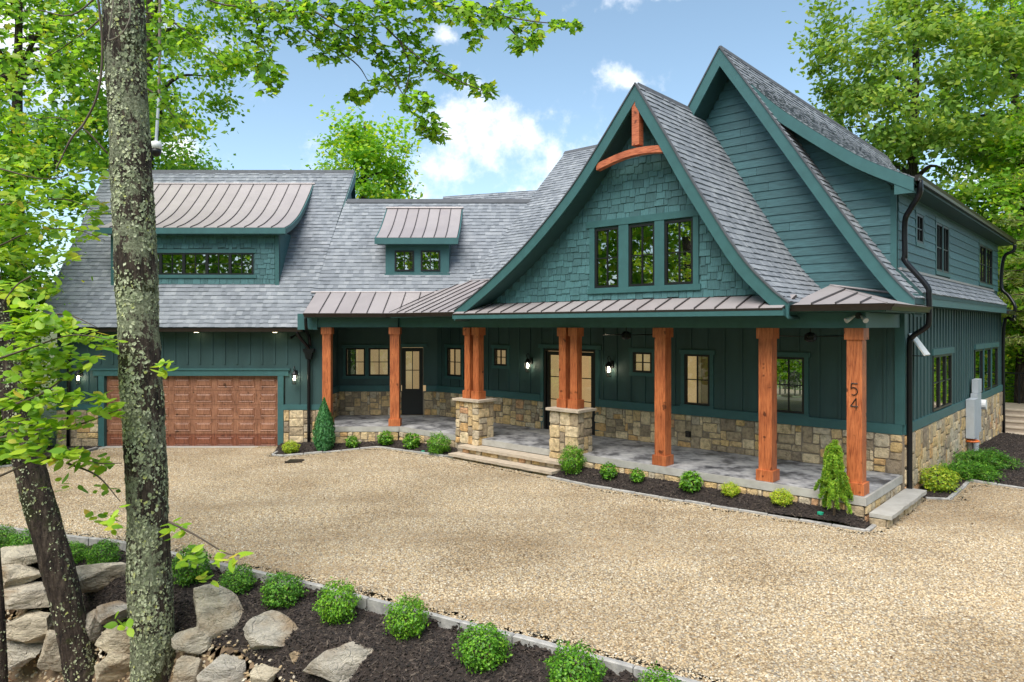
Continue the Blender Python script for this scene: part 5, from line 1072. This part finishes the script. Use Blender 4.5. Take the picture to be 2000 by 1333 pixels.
for k, (u, v, r_, lb) in enumerate([(-4.75, -.3, .175, 'loose leafy shrub nearest the steps in the right porch bed'), (-4.1, -.25, .14, 'smallest leafy shrub below the middle porch column'), (-2.95, -.24, .20, 'loose leafy shrub between the two middle columns')]): x, y = mxy(u, v); shrub(lb, x, y, r_, LOOSE[k % 2], 30 + k, 'leafy shrubs in the right porch bed', name='leafy_shrub')
for k, (x, y, r_, lb) in enumerate([(-4.33, 18.82, .17, 'leafy shrub right of the arborvitae'), (-3.42, 18.86, .20, 'leafy shrub below the bend of the porch'), (mxy(-10.9, -.35)[0], mxy(-10.9, -.35)[1], .22, 'leafy shrub left of the boxwood by the steps')]): shrub(lb, x, y, r_, LOOSE[k % 2], 34 + k, 'leafy shrubs in the left porch bed', name='leafy_shrub')
GOLD = [ball_mesh(430 + k, 2200, .15, 'leaf_gold', .75, 1.0) for k in range(2)]
for k, (x, y, r_, lb) in enumerate([(-5.9, 18.55, .22, 'golden dwarf shrub beside the garage door'), (*mxy(-2.2, -.18), .16, 'golden dwarf shrub left of the second right column'), (*mxy(-1.28, -.18), .18, 'golden dwarf shrub nearest the weeping spruce'), (*mxy(.36, 3.45), .33, 'golden dwarf shrub by the corner downspout')]): shrub(lb, x, y, r_, GOLD[k % 2], 40 + k, 'golden dwarf shrubs', name='golden_shrub')
def juniper(label, u, v, rw, rh, seed):
    rg = np.random.default_rng(seed); x, y = mxy(u, v); z = terr(x, y); t = empty('juniper', (x, y, z), label, 'shrub', 'spreading junipers by the side wall'); n = 60; a = rg.uniform(0, 6.28, n); l = rg.uniform(.35, 1, n); m = MB(); Ps = []; Ns = []
    for k in range(n):
        e = Vector((x + math.cos(a[k]) * rw * l[k], y + math.sin(a[k]) * rw * l[k], z + rh * (1.15 - .8 * l[k]))); s = Vector((x, y, z)); md = s.lerp(e, .5) + Vector((0, 0, rh * .35)); m.tube([s, md, e], [.012, .008, .003], 4, False); q = rg.random((150, 1)); P = (1 - q) ** 2 * np.array(s) + 2 * q * (1 - q) * np.array(md) + q * q * np.array(e) + rg.normal(size=(150, 3)) * .05; Ps.append(P); Ns.append(rg.normal(size=(150, 3)) * .5 + [0, 0, 1])
    m.build('stems', 'shrub_stem', t); V, F = leaf_mesh_arrays(np.concatenate(Ps), np.concatenate(Ns), .08, rg, asp=.22); nobj('foliage', V, F, 'leaf_box', t)
juniper('dark spreading juniper in the middle of the side bed', .6, 5.2, .6, .34, 450); juniper('dark spreading juniper near the electric meter', .62, 6.7, .72, .42, 451)
def arbor(label, X, Y, h, rw, seed):
    rg = np.random.default_rng(seed); z = terr(X, Y) + bed_rise(X, Y); t = empty('arborvitae', (X, Y, z), label, 'shrub'); n = 7000; q = rg.random(n) ** 1.15; a = rg.uniform(0, 6.28, n); rr = rw * (np.sin(np.clip(q * .93 + .12, 0, 1) * 3.1416) ** .7) * (1 - q * .62) * (.72 + .28 * rg.random(n)) * (1 + .14 * np.sin(a * 5 + q * 11)); P = np.stack([X + rr * np.cos(a), Y + rr * np.sin(a), z + .04 + q * h + .04 * np.sin(a * 7)], 1)
    V, F = leaf_mesh_arrays(P, np.stack([np.cos(a), np.sin(a), .2 + 0 * a], 1) + rg.normal(size=(n, 3)) * .5, .085, rg, asp=.3, droop=rg.normal(size=(n, 3)) * .4 + np.array([0, 0, 1.])); nobj('foliage', V, F, 'leaf_arbor', t); MB().tube([(X, Y, z - .05), (X, Y, z + h * .8)], [.03, .01], 6).build('stem', 'shrub_stem', t)
arbor('tall pointed arborvitae beside the left porch column', -5.05, 18.72, 1.42, .36, 460)
def weeping(label, u, v, seed):
    r = random.Random(seed); rg = np.random.default_rng(seed); x, y = mxy(u, v); z = terr(x, y) + bed_rise(x, y); t = empty('weeping_spruce', (x, y, z), label, 'shrub'); m = MB(); b = Vector((x, y, z)); top = b + Vector((0, 0, 1.2)); m.tube([b, b + Vector((.02, 0, .6)), top, top + Vector((.03, -.02, .08))], [.022, .018, .012, .006], 6); Ps = []; Ds = []
    for k in range(52):
        zs = r.uniform(.3, 1.2); a = r.uniform(0, 6.28); l = r.uniform(.12, .34) * (1.42 - zs * .95); s = b + Vector((0, 0, zs)); dr_ = r.uniform(.2, .55) * min(1, zs * 1.1); p = smooth_pts([s, s + Vector((math.cos(a) * l * .7, math.sin(a) * l * .7, .03)), s + Vector((math.cos(a) * l, math.sin(a) * l, -dr_ * .5)), s + Vector((math.cos(a) * l * 1.12, math.sin(a) * l * 1.12, -dr_))], 5); m.tube(p, .006, 4, False)
        for i in range(len(p) - 1):
            P = np.array(p[i]) + (np.array(p[i + 1]) - np.array(p[i])) * rg.random((34, 1)); Ps.append(P + rg.normal(size=P.shape) * .012); Ds.append(rg.normal(size=P.shape) * .7 + np.array((p[i + 1] - p[i]).normalized()) * .8)
    m.build('stem', 'shrub_stem', t); P = np.concatenate(Ps); V, F = leaf_mesh_arrays(P, rg.normal(size=P.shape), .06, rg, asp=.17, droop=np.concatenate(Ds)); nobj('foliage', V, F, 'leaf_spruce', t)
weeping('weeping spruce drooping in front of the numbered column', -.42, -.22, 470)

# ------------------------------------------------------------------ boulders
def boulder(label, c, size, seed, group=None, rot=0, cat='boulder'):
    r = random.Random(seed); c = Vector(c); me = bpy.data.meshes.new('boulder'); import bmesh
    bm_ = bmesh.new(); bmesh.ops.create_icosphere(bm_, subdivisions=4, radius=1.0); pl = []
    for k in range(13):
        d = Vector((r.gauss(0, 1), r.gauss(0, 1), r.gauss(0, .7))).normalized(); pl.append((d, r.uniform(.46, .82)))
    pl.append((Vector((0, 0, 1)), r.uniform(.55, .75))); off = Vector((seed * 3.1, seed * 1.7, seed * .9)); rm_ = Matrix.Rotation(rot, 3, 'Z')
    for v in bm_.verts:
        p = v.co.copy()
        for d, h in pl:
            e = p.dot(d) - h
            if e > 0: p -= d * e * .985
        p *= 1 + .08 * mnoise.noise(p * 2.2 + off) + .045 * mnoise.noise(p * 7 + off) + .04 * abs(mnoise.noise(Vector((p.x * 3, p.y * 3, p.z * 14)) + off))
        v.co = rm_ @ Vector((p.x * size[0], p.y * size[1], p.z * size[2]))
    bm_.to_mesh(me); bm_.free(); me.materials.append(MATS['boulder']); o = bpy.data.objects.new('boulder', me); o.location = c; COL.objects.link(o); return tag(o, label, cat, group)
BG = 'boulders of the retaining bank'
def rock(label, x0, x1, y0, y1, Y, seed, dep=.8, rot=0):
    a, b = at(x0, y1, Y), at(x1, y0, Y); w_ = (b.x - a.x) / 2; h_ = (b.z - a.z) / 2; boulder(label, ((a.x + b.x) / 2, Y + w_ * .2, (a.z + b.z) / 2), (w_ * 1.36, w_ * dep * 1.1 + .05, h_ * 1.3), seed, BG, rot)
RK = [('flat boulder topmost at the left edge', -20, 76, 1072, 1110, 10.5, .8), ('slab boulder second from the top at the left edge', -20, 76, 1106, 1142, 10.25, .8), ('flat pale slab between the two trunks', 134, 252, 1100, 1154, 9.9, .7), ('creased boulder third from the top at the left edge', -25, 88, 1146, 1198, 10.0, .7),
      ('wide tan boulder left of the leaning trunk', -20, 100, 1204, 1262, 9.75, .6), ('mossy bottom boulder at the left edge', -20, 78, 1254, 1304, 9.7, .6), ('upright grey boulder touching the leaning trunk', 72, 125, 1234, 1312, 9.6, .8), ('rounded boulder left of the lichen trunk', 172, 262, 1176, 1222, 9.3, .8),
      ('narrow boulder wedged beside the leaning trunk', 156, 194, 1188, 1250, 9.5, .9), ('layered boulder behind the lichen trunk', 188, 275, 1222, 1290, 9.0, .6), ('dark low boulder between the trunk feet', 178, 272, 1268, 1335, 8.9, .6), ('big grey boulder right of the lichen trunk', 360, 478, 1146, 1246, 8.35, .7),
      ('cracked tan boulder in the mulch', 488, 602, 1206, 1288, 7.85, .65), ('blue-grey slab leaning on the big boulder', 340, 412, 1226, 1282, 8.1, .7), ('pale boulder cut by the bottom edge', 606, 786, 1260, 1350, 7.25, .6), ('tan block beside the foot of the lichen trunk', 335, 384, 1288, 1345, 7.9, .8), ('grey boulder at the bottom edge in the pebbles', 378, 470, 1284, 1360, 7.7, .7),
      ('small buff rock right of the cracked boulder', 565, 592, 1272, 1296, 7.5, .8), ('flat stone at the bottom edge among pebbles', 492, 545, 1300, 1345, 7.45, .8)]
for k, (lb, x0, x1, y0, y1, Y, dp_) in enumerate(RK): rock(lb, x0, x1, y0, y1, Y, 500 + k, dp_)
slope = bpy.data.objects['soil_slope']
gn_scatter('bank_pebbles', slope, 'ico', 'pebble', 190, 31, (.012, .01, .008), (.05, .04, .03), 'mixed pebbles and chips on the bank between the boulders', 'pebbles', .6, .7)
PINE = poly_sheet('pine_straw_bed', [(-11, 10.6), (-7.2, 10.0), (-5.4, 9.0), (-4.6, 8.1), (-3.4, 7.2), (-2.5, 6.2), (-3, 5), (-11, 7)], 'soil', .045, .2); tag(PINE, kind='structure')
gn_scatter('pine_straw', PINE, 'cube', 'needle_straw', 900, 33, (.05, .0016, .0016), (.11, .003, .003), 'reddish pine straw at the foot of the bank', 'pine straw', .3, 1)

# ------------------------------------------------------------------ stone edging
def edging(label, pts, seed, w_=.07, h_=.05, ln=.5):
    r = random.Random(seed); t = empty('stone_edging', (*pts[0], terr(*pts[0])), label, 'edging', 'stone edging of the beds')
    for (x0, y0), (x1, y1) in zip(pts, pts[1:]):
        L_ = math.hypot(x1 - x0, y1 - y0); n = max(1, round(L_ / ln)); d = Vector(((x1 - x0) / L_, (y1 - y0) / L_, 0)); s = Vector((-d.y, d.x, 0))
        for k in range(n):
            a, b = L_ * k / n + .006, L_ * (k + 1) / n - .006; p, q = Vector((x0, y0, 0)) + d * a, Vector((x0, y0, 0)) + d * b; sh = r.uniform(-.012, .012); hw = w_ * r.uniform(.42, .56); hh = h_ * r.uniform(.85, 1.2); V = []
            for zz, ins in ((-.12, 0), (hh * .8, 0), (hh, .012)):
                for pt, e in ((p, 1), (q, -1)):
                    for sg in (-1, 1): c = pt + d * ins * e + s * (sg * (hw - ins) + sh); V.append(Vector((c.x, c.y, zg(pt.x, pt.y) + zz + r.uniform(-.004, .004))))
            F = [(8, 10, 11, 9)] + [f for o in (0, 4) for f in ((o, o + 2, o + 6, o + 4), (o + 1, o + 5, o + 7, o + 3), (o, o + 4, o + 5, o + 1), (o + 2, o + 3, o + 7, o + 6))]; raw('edging_stone', V, F, 'edging', t)
edging('long stone edging between driveway and foreground boxwoods', KERB, 1, ln=.6); edging('stone edging of the right porch bed', [mxy(-6.02, -.2), mxy(-6.05, -.68), mxy(-4.9, -.74), mxy(.1, -.36), mxy(.1, .05)], 2)
edging('stone edging of the bed between garage and steps', [(-6.35, 19.5), (-6.3, 18.35), (-5.95, 18.17), (-3.62, 18.82), mxy(-9.42, -.55), mxy(-9.35, -.1)], 3); edging('stone edging of the bed by the side wall', [mxy(.3, 2.62), mxy(.66, 2.84), mxy(.63, 4.87), mxy(9, 4.15)], 4)
edging('stone edging curving left of the garage door', [(-16, 15.8), (-12.6, 16.9), (-11.75, 17.6), (-11.7, 19.6)], 5)

# ------------------------------------------------------------------ fittings
def lantern(label, W, a, z, group='wall lanterns', s=1.0):
    t = empty('wall_lantern', W(a, .1, z), label, 'lantern', group); box('backplate', W, a - .045, a + .045, .012, .04, z - .06, z + .12, 'black', t); o = .16
    MB().tube(smooth_pts([W(a, .04, z + .04), W(a, .09, z + .16 * s), W(a, o - .01, z + .235 * s), W(a, o + .05, z + .17 * s), W(a, o, z + .10 * s)], 5), .010, 6).build('hook_arm', 'black', t)
    def ring(r0, z0, r1, z1, nm, mat, n=12):
        V = [W(a + r_ * math.cos(q), o + r_ * math.sin(q), zz) for r_, zz in ((r0, z0), (r1, z1)) for q in [2 * math.pi * k / n for k in range(n)]]; raw(nm, V, [(k, (k + 1) % n, n + (k + 1) % n, n + k) for k in range(n)] + [list(range(n)), list(range(n, 2 * n))], mat, t)
    ring(.085, z + .02, .025, z + .10, 'lamp_cap', 'black'); ring(.086, z + .0, .088, z + .02, 'lamp_rim', 'black'); ring(.055, z - .27, .058, z - .25, 'lamp_base', 'black')
    m = MB()
    for k in range(4): q = math.pi / 4 + k * math.pi / 2; m.tube([W(a + .08 * math.cos(q), o + .08 * math.sin(q), z), W(a + .055 * math.cos(q), o + .055 * math.sin(q), z - .26)], .0055, 4)
    m.build('cage', 'black', t); V = [W(a + r_ * math.cos(q), o + r_ * math.sin(q), zz) for r_, zz in ((.052, z - .25), (.076, z)) for q in [2 * math.pi * k / 12 for k in range(12)]]; raw('glass_shade', V, [(k, (k + 1) % 12, 12 + (k + 1) % 12, 12 + k) for k in range(12)], 'glass', t)
    MB().tube([W(a, o, z - .16), W(a, o, z - .12), W(a, o, z - .05), W(a, o, z - .02)], [.012, .022, .018, .006], 8).build('bulb', 'bulb', t)
lantern('black lantern left of the front doors', WM, -9.05, 1.78); lantern('black lantern right of the front doors', WM, -6.42, 1.78); lantern('black lantern right of the garage door', WG, -6.17, 1.38); lantern('black lantern left of the garage door behind leaves', WG, -12.3, 1.38)
for a, lb in ((-8.92, 'left'), (-6.7, 'right')):
    t = empty('recessed_light', G(a, 19.65, 2.58), lb + ' lit recessed light in the garage soffit', 'downlight', 'recessed soffit lights'); MB().tube([G(a, 19.68, 2.586), G(a, 19.68, 2.578)], .06, 14).build('lens', 'downlight', t)
def fan(label, u, v, rot):
    t = empty('ceiling_fan', M(u, v, 2.98), label, 'ceiling fan', 'porch ceiling fans'); MB().tube([M(u, v, 2.98), M(u, v, 2.92)], [.07, .05], 12).build('canopy', 'black', t); MB().tube([M(u, v, 2.95), M(u, v, 2.6)], .012, 6).build('downrod', 'black', t); MB().tube([M(u, v, 2.64), M(u, v, 2.60), M(u, v, 2.5), M(u, v, 2.46)], [.04, .10, .11, .05], 14).build('motor', 'black', t)
    for k in range(3):
        a = rot + k * 2.094; d = UV * math.cos(a) + VV * math.sin(a); s = UV * -math.sin(a) + VV * math.cos(a); c = M(u, v, 2.555); V = [c + d * l + s * w_ + Vector((0, 0, z_)) for zz in (0, .01) for l, w_, z_ in ((.09, -.03, zz), (.09, .03, zz), (.3, .075, zz + .012), (.68, .06, zz + .02), (.70, .0, zz + .015), (.68, -.06, zz), (.3, -.075, zz))]
        raw('blade', V, [list(range(7)), list(range(7, 14))] + [(i, (i + 1) % 7, 7 + (i + 1) % 7, 7 + i) for i in range(7)], 'black', t)
fan('dark ceiling fan over the porch near the small square window', -5.3, 1.2, .3); fan('dark ceiling fan over the porch near the numbered column', -1.3, 1.25, .9)
def flood(label, base, outd, along, mat='black'):
    t = empty('floodlight', base, label, 'floodlight', 'security floodlights'); MB().tube([base, base + outd * .05], .05, 10).build('base', 'black', t)
    for sg in (-1, 1):
        p = base + outd * .06 + along * sg * .05; q = base + outd * .17 + along * sg * .15 - Vector((0, 0, .08)); MB().tube([p, p.lerp(q, .45), q], [.014, .03, .045], 10).build('lamp_head', 'steel_grey' if mat == 'grey' else 'black', t)
flood('twin-headed floodlight on the porch beam near the right corner', M(-.02 - .1, .055, 2.92), -VV, UV, 'grey'); flood('twin-headed floodlight under the garage eave corner', G(-6.1, 19.8, 2.5), Vector((0, -1, 0)), Vector((1, 0, 0)))
# security camera on a pole beside the trunk
c = at(305, 292, 14.0); t = empty('pole_camera', c, 'white dome security camera hanging on a thin pole behind the lichen trunk', 'camera'); MB().tube([c + Vector((0, 0, .15)), c + Vector((.02, 0, .5)), c + Vector((.06, 0, 1.1))], [.03, .03, .025], 8).build('pole', 'steel_grey', t)
MB().tube([c + Vector((0, 0, .16)), c + Vector((0, 0, .14)), c + Vector((0, 0, .0))], [.05, .10, .105], 14).build('housing', 'white_paint', t, True); MB().tube([c, c + Vector((0, 0, -.06)), c + Vector((0, 0, -.12)), c + Vector((0, 0, -.15))], [.10, .098, .07, .02], 14).build('dome', 'black', t, True)
MB().tube([c + Vector((.06, 0, 1.1)), G(c.x + .1, c.y, 12.5)], .03, 6).build('mast', 'pale_twig', t)
# electric boxes on the side wall
t = empty('electric_meter', M(.1, 8.9, -.5), 'grey electric meter and breaker boxes on the side stone wall', 'meter box'); box('breaker_box', WS, 8.1, 8.7, .06, .24, .0, .95, 'steel_grey', t); box('meter_box', WS, 8.75, 9.35, .06, .2, .05, 1.05, 'white_paint' if False else 'steel_grey', t); box('junction_box', WS, 8.9, 9.4, .06, .2, 1.06, 1.4, 'steel_grey', t)
MB().tube([WS(9.55, .1, .72), WS(9.55, .28, .72)], .13, 14).build('meter_dial', 'white_paint', t); MB().tube([WS(9.0, .13, .05), WS(9.0, .13, -.6)], .07, 10).build('conduit', 'steel_grey', t); MB().tube([WS(9.7, .08, .9), WS(9.7, .08, -.1)], .03, 8).build('small_conduit', 'steel_grey', t)
MB().tube([WS(8.3 + .16 * math.cos(q), .16 + .14 * math.sin(q), -.08) for q in [k * .5236 for k in range(13)]], .025, 6).build('hose_ring', 'orange_plastic', t)
t = empty('wall_awning', WS(2.7, .1, 2.3), 'small slanted white panel on the side wall by the corner downspout', 'awning'); MB().add([WS(2.62, .03, 2.62), WS(3.05, .03, 2.62), WS(3.05, .3, 2.22), WS(2.62, .3, 2.22), WS(2.62, .03, 2.59), WS(3.05, .03, 2.59), WS(3.05, .28, 2.2), WS(2.62, .28, 2.2)], [(0, 1, 2, 3), (4, 7, 6, 5), (0, 4, 5, 1), (2, 6, 7, 3), (0, 3, 7, 4), (1, 5, 6, 2)]).build('panel', 'white_paint', t); MB().tube([WS(2.62, .03, 2.2), WS(2.62, .28, 2.2)], .01, 6).build('bracket', 'black', t)
t = empty('outlet_box', WM(-4.33, .06, .31), 'small dark outlet box on the porch stone wall', 'outlet'); box('cover', WM, -4.39, -4.27, .045, .09, .25, .38, 'black', t); box('flap', WM, -4.375, -4.285, .091, .11, .265, .36, 'bronze', t)
for k, (x, y, lb) in enumerate([(*mxy(-10.3, -.48), 'green irrigation cap in the left porch bed'), (*mxy(-.62, -.26), 'green irrigation cap beside the weeping spruce')]):
    z = terr(x, y) + .05 + bed_rise(x, y); t = empty('irrigation_cap', (x, y, z), lb, 'valve cap', 'green irrigation caps'); MB().tube([(x, y, z - .03), (x, y, z + .008), (x, y, z + .014)], [.05, .05, .035], 12).build('lid', 'green_plastic', t)
p = at(577, 900, 17.3); t = empty('drain_outlet', (p.x, 17.3, zg(p.x, 17.3)), 'dark drain grate in the gravel before the garage bed', 'drain'); z = zg(p.x, 17.3)
for k in range(5): box('grate_bar', G, p.x - .18, p.x + .18, 17.18 + k * .06, 17.21 + k * .06, z + .005, z + .05, 'bronze', t)
box('grate_frame', G, p.x - .21, p.x + .21, 17.13, 17.17, z + .0, z + .055, 'bronze', t)
# deck and stairs beyond the far corner
t = empty('deck_stairs', M(1.4, 14.0, -.9), 'beige wooden stairs climbing to the rear deck at the right edge', 'stairs')
for k in range(6): box('riser', M, -.2, 4.2, 13.95 + k * .42, 13.98 + k * .42, -.95, -.87 + .145 * (k + 1) - .035, 'deck_wood', t); box('tread', M, -.2, 4.2, 13.92 + k * .42, 14.40 + k * .42, -.87 + .145 * (k + 1) - .034, -.87 + .145 * (k + 1), 'cap_stone', t)
t = empty('deck', M(-4, 17, -.1), 'wooden deck behind the house', 'deck')
for k in range(22): box('deck_board', M, -9, -.3, 14.42 + k * .2 + (2.1 if k > 99 else 0), 14.61 + k * .2, -.16, -.12, 'deck_wood', t) if k < 10 else box('deck_board', M, -9, 6, 14.42 + k * .2, 14.61 + k * .2, -.06, -.02, 'deck_wood', t)
t = empty('deck_railing', M(2.5, 18.6, 0), 'black cable railing around the rear deck', 'railing')
for k in range(7): box('post', M, -3 + k * 1.5 - .03, -3 + k * 1.5 + .03, 18.6, 18.66, -.02, 1.05, 'black', t)
box('top_rail', M, -3, 6.1, 18.58, 18.68, 1.05, 1.09, 'black', t)
for k in range(8): MB().tube([M(-3, 18.63, .12 + k * .115), M(6.1, 18.63, .12 + k * .115)], .008, 5).build('cable', 'black', t)
box('stair_post', M, .55, .61, 16.3, 16.36, -.15, 1.0, 'black', t)
t = empty('stair_rail', M(-6.6, 17.6, 0), 'brown wooden stair rail on the deck seen through the porch window', 'railing'); MB().tube([M(-7.0, 16.8, .5), M(-5.9, 17.6, 1.35)], .06, 4).build('hand_rail', 'rail_wood', t); box('newel', M, -6.9, -6.76, 16.85, 17.0, -.02, .8, 'rail_wood', t); box('newel', M, -6.3, -6.16, 17.3, 17.45, -.02, 1.15, 'rail_wood', t)
t = empty('deck_chair', M(-7.25, 16.2, -.02), 'black slatted deck chair seen through the porch window', 'chair'); T_ = lambda a, b, z: M(-7.25 + a, 16.2 + b, z)
for k in range(5): MB().add([T_(-.22 + k * .09, .25, .3), T_(-.14 + k * .09, .25, .3), T_(-.14 + k * .09, .5, .95 - .05 * abs(k - 2)), T_(-.22 + k * .09, .5, .95 - .05 * abs(k - 2)), T_(-.22 + k * .09, .27, .3), T_(-.14 + k * .09, .27, .3), T_(-.14 + k * .09, .52, .95 - .05 * abs(k - 2)), T_(-.22 + k * .09, .52, .95 - .05 * abs(k - 2))], [(0, 1, 2, 3), (4, 7, 6, 5), (0, 4, 5, 1), (2, 6, 7, 3), (0, 3, 7, 4), (1, 5, 6, 2)]).build('back_slat', 'black', t)
for k in range(5): box('seat_slat', T_, -.25, .25, -.3 + k * .11, -.21 + k * .11, .36 - k * .02, .38 - k * .02, 'black', t)
for a in (-.3, .3): box('arm', T_, a - .05, a + .05, -.32, .38, .55, .575, 'black', t); box('leg', T_, a - .025, a + .025, -.3, -.24, 0, .55, 'black', t); box('leg', T_, a - .025, a + .025, .25, .31, 0, .55, 'black', t)

# the wood that stands behind the camera and shows in the upper windows
rg = np.random.default_rng(77); n = 70000; ang = rg.uniform(R(115), R(425 - 0), n); keep = (np.cos(ang) < 2); Xc, Yc = -2.0, -4.0
dist = rg.uniform(27, 35, n); ang = rg.uniform(R(140), R(362), n); hgt = 1.0 + 20 * rg.random(n) ** .8; hgt *= .82 + .2 * np.sin(ang * 9) * np.cos(ang * 4)
P = np.stack([Xc + dist * np.cos(ang), Yc + dist * np.sin(ang), hgt - 2.5], 1); V, F = leaf_mesh_arrays(P, rg.normal(size=(n, 3)) * .8 + [0, 0, .8], .62, rg, asp=.7)
tag(nobj('far_wood', V, F, 'leaf_forest'), 'wood behind the viewer, seen only mirrored in the upper windows', 'wood', None, 'stuff')

# fallen leaves and twigs on the drive
rg = np.random.default_rng(91); pts_ = []
while len(pts_) < 420:
    x, y = rg.uniform(-11, 8), rg.uniform(6.5, 19)
    if inpoly(x, y, DRIVE) and (rg.random() < .25 or x < -2 + rg.normal() * 2): pts_.append((x, y, zg(x, y) + .03))
P = np.array(pts_); V, F = leaf_mesh_arrays(P, rg.normal(size=P.shape) * .35 + [0, 0, 1], .05, rg, asp=.5)
simple('dry_leaf', (.20, .115, .05), .8, var=.3, bs=0, rnd=.5)
tag(nobj('leaf_litter', V, F, 'dry_leaf'), 'scattered dry leaves lying on the gravel drive', 'leaf litter', None, 'stuff')
